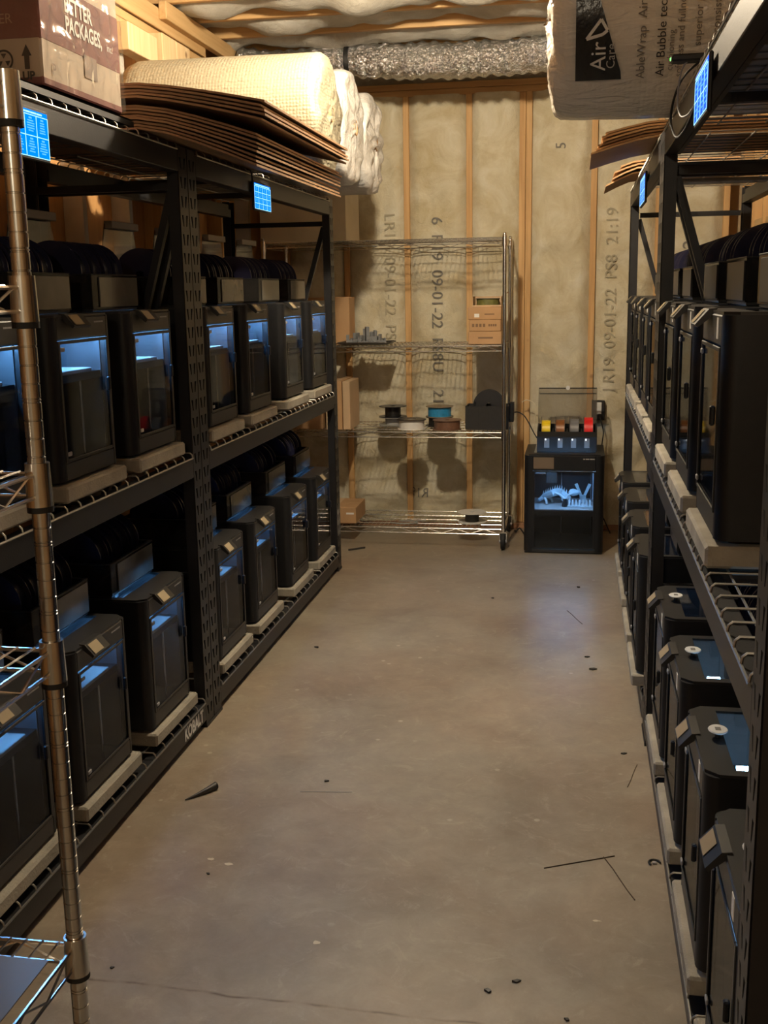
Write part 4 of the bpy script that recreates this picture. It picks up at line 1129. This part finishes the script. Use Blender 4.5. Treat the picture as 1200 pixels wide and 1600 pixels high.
# loose grey printed parts on a flat black pan
t = tray_obj('flat black pan of grey printed parts on the second tier', (-1.322, 6.93, Z3+.0005), .34, .25, .014, .03, TRAYD)
GP = M('grey_print_part', (.20, .21, .22), .5, 0, .1, 30)
rnd = random.Random(3)
parts = [(-.10, .0, .060, .05, .045, .2), (-.045, -.02, .055, .06, .055, -.3), (.0, .03, .05, .05, .075, .1), (.03, -.02, .06, .05, .085, .35), (.065, .02, .05, .05, .060, -.2), (.095, -.01, .045, .05, .036, .4), (-.005, -.06, .07, .04, .03, .0), (.055, -.065, .06, .035, .025, .15)]
parts = [(x, y, a*1.15, b, h*1.25, rz) for (x, y, a, b, h, rz) in parts]
for k, (x, y, a, b, h, rz) in enumerate(parts):
    t = thing('printed_part', 'grey plastic bracket, %s from the left in the heap on the black pan' % ORD[sorted(range(8), key=lambda q: parts[q][0]).index(k)], 'printed part', (-1.322+x, 6.93+y, Z3+.0047), rz, 'grey printed parts on the pan')
    m = MB(); m.box(-a/2, a/2, -b/2, b/2, 0, h*.45, .002); m.box(-a/2, -a*.2, -b/2, b/2, h*.45, h, .002); m.box(a*.25, a/2, -b/2, b*.1, h*.45, h*.8, .002)
    link('bracket', m.mesh('bracket', GP), t)
    m = MB(); m.lathe([(.003, 0), (.007, 0), (.007, h*.2), (.003, h*.2)], 12, (0, -b*.2, h*.45), 'z', True); link('boss', m.mesh('boss', GP), t)
# spools lying on the third tier
def flat_spool(label, x, y, z, r, wd, fl, fi, core):
    return inst('filament_spool', spool_spec(r, wd, fl, fi, core, 'z'), label, 'spool', (x, y, z+wd/2+.0005), random.uniform(0, 3), 'loose spools on the end wall shelf')
GREYF = M('grey_flange', (.30, .30, .28), .45); WHITEF = M('white_flange', (.70, .68, .62), .5); BRF = M('copper_flange', (.20, .11, .065), .5); CLEARF = M('card_flange', (.22, .17, .11), .6)
BLKF = M('black_filament', (.014, .013, .012), .4)
flat_spool('grey nearly empty spool under the black spool on the third tier', -1.187, 7.08, Z2, .094, .052, GREYF, GREYP, .55)
flat_spool('black spool on top of the grey spool on the third tier', -1.187, 7.08, Z2+.0528, .092, .070, SPOOLM, BLKF, .56)
flat_spool('white filament spool with a black top flange on the third tier', -1.030, 6.85, Z2, .088, .060, WHITEF, M('white_filament', (.78, .76, .72), .5), .90)
m = MB(); m.lathe([(.03, 0), (.093, 0), (.093, .004), (.03, .004)], 32, (0, 0, 0), 'z', True); o = link('spool_plate', m.mesh('spool_plate', SPOOLM), None, (-1.030, 6.85, Z2+.0608)); tag(o, 'thin black ring plate lying on the white filament spool', 'plate')
flat_spool('black spool under the blue spool on the third tier', -.876, 7.055, Z2, .090, .056, SPOOLM, BLKF, .80)
flat_spool('bright blue filament spool on top of a black spool on the third tier', -.876, 7.055, Z2+.0568, .090, .068, CLEARF, M('blue_filament', (.03, .25, .50), .4, 0, .2, 50), .84)
flat_spool('copper brown filament spool at the front of the third tier', -.803, 6.845, Z2, .090, .062, BRF, M('copper_filament', (.17, .085, .05), .4, 0, .2, 50), .90)
flat_spool('white spool with dark core on the bottom tier', -.655, 6.93, Z1, .093, .066, WHITEF, M('olive_dark', (.05, .045, .03), .5), .48)
# black dry bin with a spool standing in it
t = thing('spool_bin', 'black spool bin at the right end of the third tier', 'bin', (-.553, 6.94, Z2))
m = MB(); hx, hy, h = .135, .095, .145; tt = .006
m.box(-hx, hx, -hy, -hy+tt, 0, h, .002); m.box(-hx, hx, hy-tt, hy, 0, h, .002); m.box(-hx, -hx+tt, -hy+tt, hy-tt, 0, h); m.box(hx-tt, hx, -hy+tt, hy-tt, 0, h); m.box(-hx+tt, hx-tt, -hy+tt, hy-tt, 0, .012)
link('bin_body', m.mesh('bin', PLASTIC2), t)
m = MB()
for k in range(4): m.box(-hx+.02+k*.062, -hx+.022+k*.062, -hy-.001, -hy, .01, h-.012)
link('panel_rib', m.mesh('rib', BLACK), t)
m = MB(); m.box(-hx+.05, -hx+.062, -hy-.0, -hy+.02, h, h+.03, .002); link('latch', m.mesh('latch', PLASTIC), t)
m = MB(); m.box(hx-.002, hx+.028, -.03, .05, .04, .16, .003); link('side_motor', m.mesh('side_motor', PLASTIC), t)
inst('filament_spool', spool_spec(.098, .064, M('dark_spool', (.022, .022, .024), .4), BLKF, .85, 'y'), 'black spool standing in the black bin on the third tier', 'spool', (-.548, 6.945, Z2+.012+.1005+.03))
m = MB(); m.box(-.085, .085, -.04, .04, 0, .029, .004); o = link('spool_cradle', m.mesh('cradle', BLACK), None, (-.548, 6.945, Z2+.0122)); tag(o, 'low black roller cradle under the spool in the bin', 'cradle')
# scrap of clear tape on the bottom tier
cable('loose pale plastic strip curled on the bottom tier', [(-1.17, 6.83, Z1+.006), (-1.09, 6.80, Z1+.006), (-1.0, 6.83, Z1+.008), (-1.03, 6.88, Z1+.006), (-1.12, 6.87, Z1+.009), (-.95, 6.90, Z1+.006)], .004, GREYF)

# ------------------------------------------------------------------ the printer on the floor
HW, HDp, HH = .240, .25, .612
PX, PY = -.0685, 6.637+HDp
FP = []
o_, i_ = shell_profile(HW, HDp, .036, .030, .188)
m = MB(); m.strip(o_, i_, .012, HH-.004); FP.append(('case', m.mesh('case', PLASTIC)))
m = MB(); m.box(-.20, .20, -HDp+.004, HDp-.02, .006, .030, .004); m.box(-HW+.004, HW-.004, -HDp+.012, HDp-.01, .0, .012, .003); FP.append(('base', m.mesh('base', PLASTIC2)))
m = MB(); m.box(-.188, .188, -HDp, -HDp+.03, .515, HH-.004, .004); FP.append(('front_band', m.mesh('band', PLASTIC), [('touch_screen', MB().box(-.185, -.062, -HDp-.0025, -HDp+.001, .528, .598, .001).mesh('touch', M('idle_screen', (.16, .12, .085), .22))), ('maker_mark', MB().box(.112, .122, -HDp-.001, -HDp, .586, .592).box(.126, .148, -HDp-.001, -HDp, .586, .592).box(.152, .180, -HDp-.001, -HDp, .586, .592).mesh('mark', GREYF))]))
m = MB(); m.box(-.186, .186, -HDp+.001, -HDp+.006, .034, .513); rim = MB()
rim.box(-.188, -.176, -HDp-.003, -HDp+.001, .032, .514, .001); rim.box(.176, .188, -HDp-.003, -HDp+.001, .032, .514, .001); rim.box(-.176, .176, -HDp-.003, -HDp+.001, .506, .514, .001); rim.box(-.176, .176, -HDp-.003, -HDp+.001, .032, .042, .001)
FP.append(('door', m.mesh('door', GLASS_D), [('door_rim', rim.mesh('rim', PLASTIC))]))
m = MB(); m.box(-.2, .2, HDp-.045, HDp-.035, .03, .60); m.box(-.205, -.2, -HDp+.04, HDp-.045, .03, .6); m.box(.2, .205, -HDp+.04, HDp-.045, .03, .6); FP.append(('chamber_liner', m.mesh('liner', M('dark_liner', (.020, .022, .028), .45))))
m = MB(); m.box(-.19, .19, -.20, .18, .262, .270, .002); FP.append(('print_bed', m.mesh('bed', M('build_plate', (.45, .45, .45), .4)), [('bed_carrier', MB().box(-.195, .195, -.205, .195, .23, .2615).mesh('carrier', BLACK))]))
m = MB(); m.box(-.2, .2, -.03, 0, .470, .492, .003); m.box(-.2, -.10, -.05, -.03, .462, .470); FP.append(('gantry', m.mesh('gantry', ROD)))
m = MB(); m.box(-.115, -.045, -.09, -.03, .41, .50, .006); m.box(-.08, -.07, -.08, -.06, .395, .41); FP.append(('tool_head', m.mesh('tool_head', PLASTIC2)))
for x in (-.02, .168):
    m = MB(); m.tube([(x, .15, .03), (x, .15, .47)], .006, 10); FP.append(('z_rod', m.mesh('z_rod', ROD)))
m = MB(); m.box(.172, .198, -.06, .0, .29, .50, .003); m.box(.176, .196, -.064, -.06, .31, .34); m.box(.176, .196, -.064, -.06, .38, .42); FP.append(('side_rail', m.mesh('side_rail', GREYP)))
LEDF = emit('led_bar_bright', (.30, .62, 1.0), 110)
m = MB(); m.box(-.17, .17, -.205, -.195, .512, .516); FP.append(('led_bar', m.mesh('led', LEDF)))
m = MB(); m.box(-.186, .186, -.15, HDp-.03, HH-.004, HH, 0); FP.append(('top_glass', m.mesh('topglass', TOPGLASS)))
m = MB(); m.box(-.214, .214, -HDp+.02, -.15, HH-.004, HH+.001); m.box(-HW+.03, -.186, -.15, HDp-.03, HH-.004, HH+.001); m.box(.186, HW-.03, -.15, HDp-.03, HH-.004, HH+.001); FP.append(('top_frame', m.mesh('topframe', PLASTIC)))
m = MB()
for x in (-.18, .18):
    for y in (-.18, .18): m.lathe([(.018, -.0), (.018, .004)], 12, (x, y, 0))
fp = inst('floor_printer', FP, 'large black enclosed printer standing on the floor, lit inside', 'printer', (PX, PY, 0.0))
# pale articulated prints on its bed
PRM = M('pale_blue_print', (.55, .66, .72), .45)
t = thing('printed_dragon', 'pale articulated figure on the left of the floor printer bed', 'printed part', (PX-.06, PY-.03, .2702))
m = MB()
pts = [Vector((-.10+.20*k/14, .03*math.sin(k*.8), .020+.045*math.sin(PI*k/14)**1.5+.012*k/14*2)) for k in range(15)]
m.tube(pts, [.008+.016*math.sin(PI*(k+.5)/15.5) for k in range(15)], 8)
link('body', m.mesh('body', PRM), t)
m = MB(); m.lathe([(.001, -.03), (.018, -.02), (.024, 0), (.017, .025), (.006, .045), (.001, .05)], 10, (.115, .0, .075), 'x'); link('head', m.mesh('head', PRM), t)
for k in range(2, 13, 1):
    m = MB(); p = pts[k]; m.add([p+Vector((-.007, -.004, .012)), p+Vector((.007, -.004, .012)), p+Vector((.007, .004, .012)), p+Vector((-.007, .004, .012)), p+Vector((.004, 0, .045))], [(0, 1, 4), (1, 2, 4), (2, 3, 4), (3, 0, 4), (3, 2, 1, 0)])
    link('spine', m.mesh('spine', PRM), t)
for k, (x, y) in enumerate(((-.06, -.04), (.05, -.045), (-.03, .05), (.08, .04))):
    m = MB(); m.tube([(x, y*.3, .035), (x+.01, y*.8, .028), (x+.015, y, .004)], [.010, .008, .009], 8); link('leg', m.mesh('leg', PRM), t)
t = thing('printed_wings', 'pale printed crossed blades at the right of the floor printer bed', 'printed part', (PX+.115, PY+.02, .2702))
m = MB(); m.box(-.02, .02, -.012, .012, 0, .05, .004); link('base', m.mesh('base', PRM), t)
for s_ in (-1, 1):
    m = MB(); m.add([(0, -.004, .04), (s_*.014, -.004, .036), (s_*.052, -.004, .118), (s_*.034, -.004, .124), (0, .004, .04), (s_*.014, .004, .036), (s_*.052, .004, .118), (s_*.034, .004, .124)], [(0, 1, 2, 3), (7, 6, 5, 4), (0, 4, 5, 1), (1, 5, 6, 2), (2, 6, 7, 3), (3, 7, 4, 0)]); link('blade', m.mesh('blade', PRM), t)
t = thing('printed_comb', 'row of pale printed teeth at the front right of the floor printer bed', 'printed part', (PX+.095, PY-.12, .2702))
m = MB(); m.box(-.075, .075, -.02, .03, 0, .010, .002); link('base', m.mesh('base', PRM), t)
for k in range(7):
    m = MB(); m.prism([(-.012, .01), (.006, .01), (.012, .045), (.002, .045)], -.068+k*.021, -.058+k*.021, 'x'); link('tooth', m.mesh('tooth', PRM), t)
t = thing('printed_claw', 'dark printed claw standing in the middle of the floor printer bed', 'printed part', (PX+.005, PY-.11, .2702))
m = MB(); m.lathe([(.001, 0), (.018, 0), (.018, .012), (.010, .03), (.014, .05), (.001, .05)], 14); link('stem', m.mesh('stem', BLACK), t)
for a in (-.6, .5):
    m = MB(); m.tube([(0, 0, .045), (a*.05, 0, .075), (a*.11, 0, .088)], [.010, .008, .003], 8); link('prong', m.mesh('prong', PRM), t)

# four-slot feeder with raised lid on the floor printer
AX, AY, AZ = -.0575, 6.905, HH+.0015
FS = []
aw, ad = .182, .115
m = MB()
def prof_front(z): return -ad
m.prism([(-ad, .0), (ad, .0), (ad, .145), (ad-.02, .15), (-ad+.07, .135), (-ad+.03, .118), (-ad, .09)], -aw, -aw+.010, 'x')
m.prism([(-ad, .0), (ad, .0), (ad, .145), (ad-.02, .15), (-ad+.07, .135), (-ad+.03, .118), (-ad, .09)], aw-.010, aw, 'x')
m.prism([(-ad, .0), (-ad+.012, .0), (-ad+.012, .085), (-ad+.04, .108), (-ad+.03, .118), (-ad, .09)], -aw+.010, aw-.010, 'x')
m.box(-aw+.010, aw-.010, ad-.012, ad, 0, .145); m.box(-aw+.010, aw-.010, -ad+.012, ad-.012, 0, .012)
for x in (-.0875, -.0, .0875): m.box(x-.006, x+.006, -ad+.03, ad-.012, .012, .118)
FS.append(('housing', m.mesh('feeder_body', PLASTIC)))
for k in range(4):
    x = -.122+k*.0815
    m = MB(); m.box(x-.016, x+.016, -ad-.003, -ad+.001, .022, .080, .006); sl = m.mesh('slot_window', M('slot_grey', (.13, .13, .135), .3))
    g = MB(); g.box(x-.011, x-.003, -ad-.0042, -ad-.003, .068, .079, .001); FS.append(('slot_window', sl, [('feed_light', g.mesh('feed_light', emit('feed_white', (.9, .95, 1), 1.2)))]))
m = MB(); lz0, lz1 = .150, .368; yb = ad-.006
m.add([(-aw+.004, yb, lz0), (aw-.004, yb, lz0), (aw-.004, yb+.012, lz1), (-aw+.004, yb+.012, lz1), (-aw+.004, yb+.004, lz0), (aw-.004, yb+.004, lz0), (aw-.004, yb+.016, lz1), (-aw+.004, yb+.016, lz1)], [(0, 1, 2, 3), (7, 6, 5, 4), (0, 4, 5, 1), (1, 5, 6, 2), (2, 6, 7, 3), (3, 7, 4, 0)])
for sx in (-1, 1):
    x0 = sx*(aw-.004); x1 = sx*(aw-.001); q = [(yb-.002, lz0), (yb-.075, lz0+.03), (yb-.075, lz0+.12), (yb-.02, lz1), (yb+.01, lz1)]
    m.prism(q, min(x0, x1), max(x0, x1), 'x')
r = MB(); r.box(-aw+.002, aw-.002, yb+.006, yb+.018, lz1-.003, lz1+.003, .001); r.box(-aw+.006, aw-.006, yb+.002, yb+.012, lz1-.036, lz1-.032); kn = MB(); kn.lathe([(.001, 0), (.013, 0), (.013, .012), (.001, .012)], 16, (0, yb+.0, lz1+.002), 'y')
FS.append(('raised_lid', m.mesh('lid', clear('pale_smoked_lid', (.80, .79, .77), .9, .06, (.35, .33, .30), .10), False), [('lid_rim', r.mesh('rim', PLASTIC)), ('latch_knob', kn.mesh('knob', WHITEP))]))
mk = MB()
for a, b in ((.045, .055), (.058, .082), (.088, .110), (.114, .136)): mk.box(a, b, -ad+.0145, -ad+.018, .1075, .1115)
inst('four_slot_feeder', FS, 'black four-slot filament feeder with raised smoked lid on the floor printer', 'feeder box', (AX, AY, AZ))
CF = clear('clear_flange', (.80, .80, .80), .9, .08, (.25, .25, .25), .18)
for k, (nm, c, core) in enumerate((('yellow', (.85, .60, .01), .72), ('brown', (.24, .085, .02), .76), ('grey', (.16, .16, .17), .82), ('red', (.75, .012, .015), .93))):
    inst('filament_spool', spool_spec(.086, .060, CF, M(nm+'_roll', c, .4, 0, .1, 40), core), nm+' filament spool in the four-slot feeder on the floor printer', 'spool', (AX-.1295+.0865*k, AY+.012, AZ+.115), 0, 'spools in the four-slot feeder')

# outlet, cords and tubes by the end wall
t = thing('wall_outlet', 'black outlet box with a white receptacle on the end wall stud', 'outlet', (.138, 7.30, .80))
m = MB(); m.box(-.042, .042, -.018, .055, -.05, .075, .004); link('outlet_box', m.mesh('box', BLACK), t)
m = MB(); m.box(-.014, .020, -.022, -.018, -.012, .066, .002); link('receptacle', m.mesh('receptacle', WHITEP), t)
m = MB(); m.box(-.002, .022, -.045, -.022, -.035, -.008, .003); link('plug', m.mesh('plug', BLACK), t)
cable('black power cord hanging from the end wall outlet behind the printer', [(.148, 7.268, .785), (.155, 7.25, .75), (.172, 7.235, .68), (.165, 7.22, .60), (.158, 7.20, .5), (.16, 7.19, .2), (.20, 7.20, .08), (.23, 7.16, .02)], .004)
cable('black cable running from the spool bin to the four-slot feeder', [(-.385, 6.93, Z2+.10), (-.36, 6.90, Z2+.103), (-.325, 6.88, Z2+.085), (-.295, 6.88, Z2+.04), (-.268, 6.89, Z2-.015), (-.243, 6.90, .68)], .0035)
PALE_T = M('pale_tube', (.70, .62, .45), .35)
cable('pale clear tube rising behind the floor printer', [(-.19, 7.19, .60), (-.255, 7.20, .64), (-.272, 7.21, .74), (-.262, 7.22, .83), (-.285, 7.23, .87), (-.325, 7.24, .885), (-.355, 7.25, .87)], .003, PALE_T)
cable('second pale clear tube curling behind the floor printer', [(-.18, 7.155, .615), (-.215, 7.165, .66), (-.222, 7.17, .74), (-.236, 7.17, .70), (-.246, 7.17, .64)], .003, PALE_T)
cable('black cord end on the floor beside the floor printer', [(-.395, 7.245, .01), (-.385, 7.20, .012), (-.365, 7.22, .03), (-.34, 7.19, .012), (-.325, 7.12, .008)], .005)

# ------------------------------------------------------------------ litter on the floor
SCR = M('dark_scrap', (.03, .026, .022), .5); RUST = M('rust_wire', (.09, .055, .03), .5, .3)
t = thing('tapered_scrap', 'dark tapered plastic cone lying on the floor near the left rack', 'scrap', (-1.185, 3.175, 0), math.atan2(.093, .066))
m = MB(); m.tube([(-.062, .004, .003), (-.03, 0, .006), (.02, -.002, .010), (.058, 0, .0125)], [.0015, .0045, .009, .0125], 12); link('cone', m.mesh('cone', SCR), t)
m = MB(); m.lathe([(.007, .0), (.0128, .0), (.0128, .003), (.007, .003)], 14, (.056, 0, .0125), 'x', True); link('open_end', m.mesh('end', BLACK), t)
def stick(label, a, b, r=.0016, mat=RUST):
    m = MB(); A, B = Vector((*a, r)), Vector((*b, r)); md = (A+B)/2
    m.tube([A, A.lerp(B, .3)+Vector((.0015, .001, 0)), md, A.lerp(B, .8)-Vector((.001, .001, 0)), B], r, 6); o = link('wire_offcut', m.mesh('stick', mat)); return tag(o, label, 'wire')
stick('long thin wire offcut lying across the floor, longer of the pair', (-.068, 2.865), (.130, 2.962))
stick('short thin wire offcut meeting the longer one on the floor', (.099, 2.952), (.176, 2.734))
stick('thin wire curl on the floor at the right rack foot', (.185, 3.42), (.225, 3.60), .0012)
stick('thin scratch-like wire on the floor before the floor printer', (-.03, 5.42), (.045, 5.20), .0014)
stick('dark rod on the floor by the end of the left rack', (-1.40, 6.585), (-1.31, 6.66), .006, SCR)
stick('pale thread on the floor in front of the cone', (-.87, 3.24), (-.70, 3.26), .001, GREYF)
def chip(label, x, y, s_, mat=SCR):
    m = MB(); a = random.uniform(0, 3)
    pts = [(s_*(1+.5*math.sin(k*2.3+a))*math.cos(2*PI*k/6+a), s_*.6*(1+.4*math.cos(k*1.7+a))*math.sin(2*PI*k/6+a)) for k in range(6)]
    m.prism(pts, 0, s_*.5); m.tf(lambda p: (p.x, p.y, p.z*(1+.6*nz(p.x*80, p.y*80, a)) if p.z > 0 else 0))
    o = link('floor_chip', m.mesh('chip', mat, False), None, (x, y, .0002)); return tag(o, label, 'scrap', 'chips on the floor')
for lb, x, y, s_ in (('dark chip on the floor beside the pale thread', -.802, 3.328, .009), ('dark chip on the floor beside the far left rack', -1.158, 4.692, .011), ('dark chip on the floor in the blue reflection', .027, 5.871, .012),
                     ('dark chip on the floor halfway along the right rack', .066, 4.71, .010), ('crumpled dark scrap on the floor halfway along the right rack', .090, 4.55, .014), ('dark chip near the slab crack, upper', -.115, 2.336, .009),
                     ('dark chip near the slab crack, lower', -.179, 2.289, .009), ('dark chip at the bottom edge of the picture', .003, 2.213, .007), ('dark chip on the floor at the right rack foot', .185, 3.686, .009),
                     ('dark chip on the floor below the pale scuffs at left', -1.00, 2.70, .006), ('dark chip on the floor in the middle distance', -.419, 5.604, .008), ('small dark chip beside the foreground chrome post', -1.09, 2.245, .006)):
    chip(lb, x, y, s_)
for lb, x, y in (('pale flake on the floor at left, larger', -.96, 2.76), ('pale flake on the floor at left, smaller', -1.02, 2.78), ('round pale flake near the slab crack', -.62, 2.42), ('pale flake on the right of the floor', .075, 2.62)):
    m = MB(); m.lathe([(.001, .0004), (.008, .0004), (.009, .0010), (.001, .0014)], 11); m.tf(lambda p: (p.x*(1.2+.9*nz(p.y*160, x*9, y)), p.y*(.8+1.1*nz(p.x*150, x*5, y*3)), p.z)); o = link('floor_flake', m.mesh('flake', WHITECARD), None, (x, y, 0)); tag(o, lb, 'scrap', 'pale flakes on the floor')
t = thing('ring_scrap', 'curled dark ring scrap on the floor at the right rack foot', 'scrap', (.240, 2.936, 0))
m = MB(); m.tube([(.016*math.cos(a), .016*math.sin(a), .004) for a in [k*.4 for k in range(11)]], .003, 6); link('ring', m.mesh('ring', SCR), t)
m = MB(); m.box(-.006, .006, -.005, .005, 0, .006, .001); link('tab', m.mesh('tab', GREYP), t)
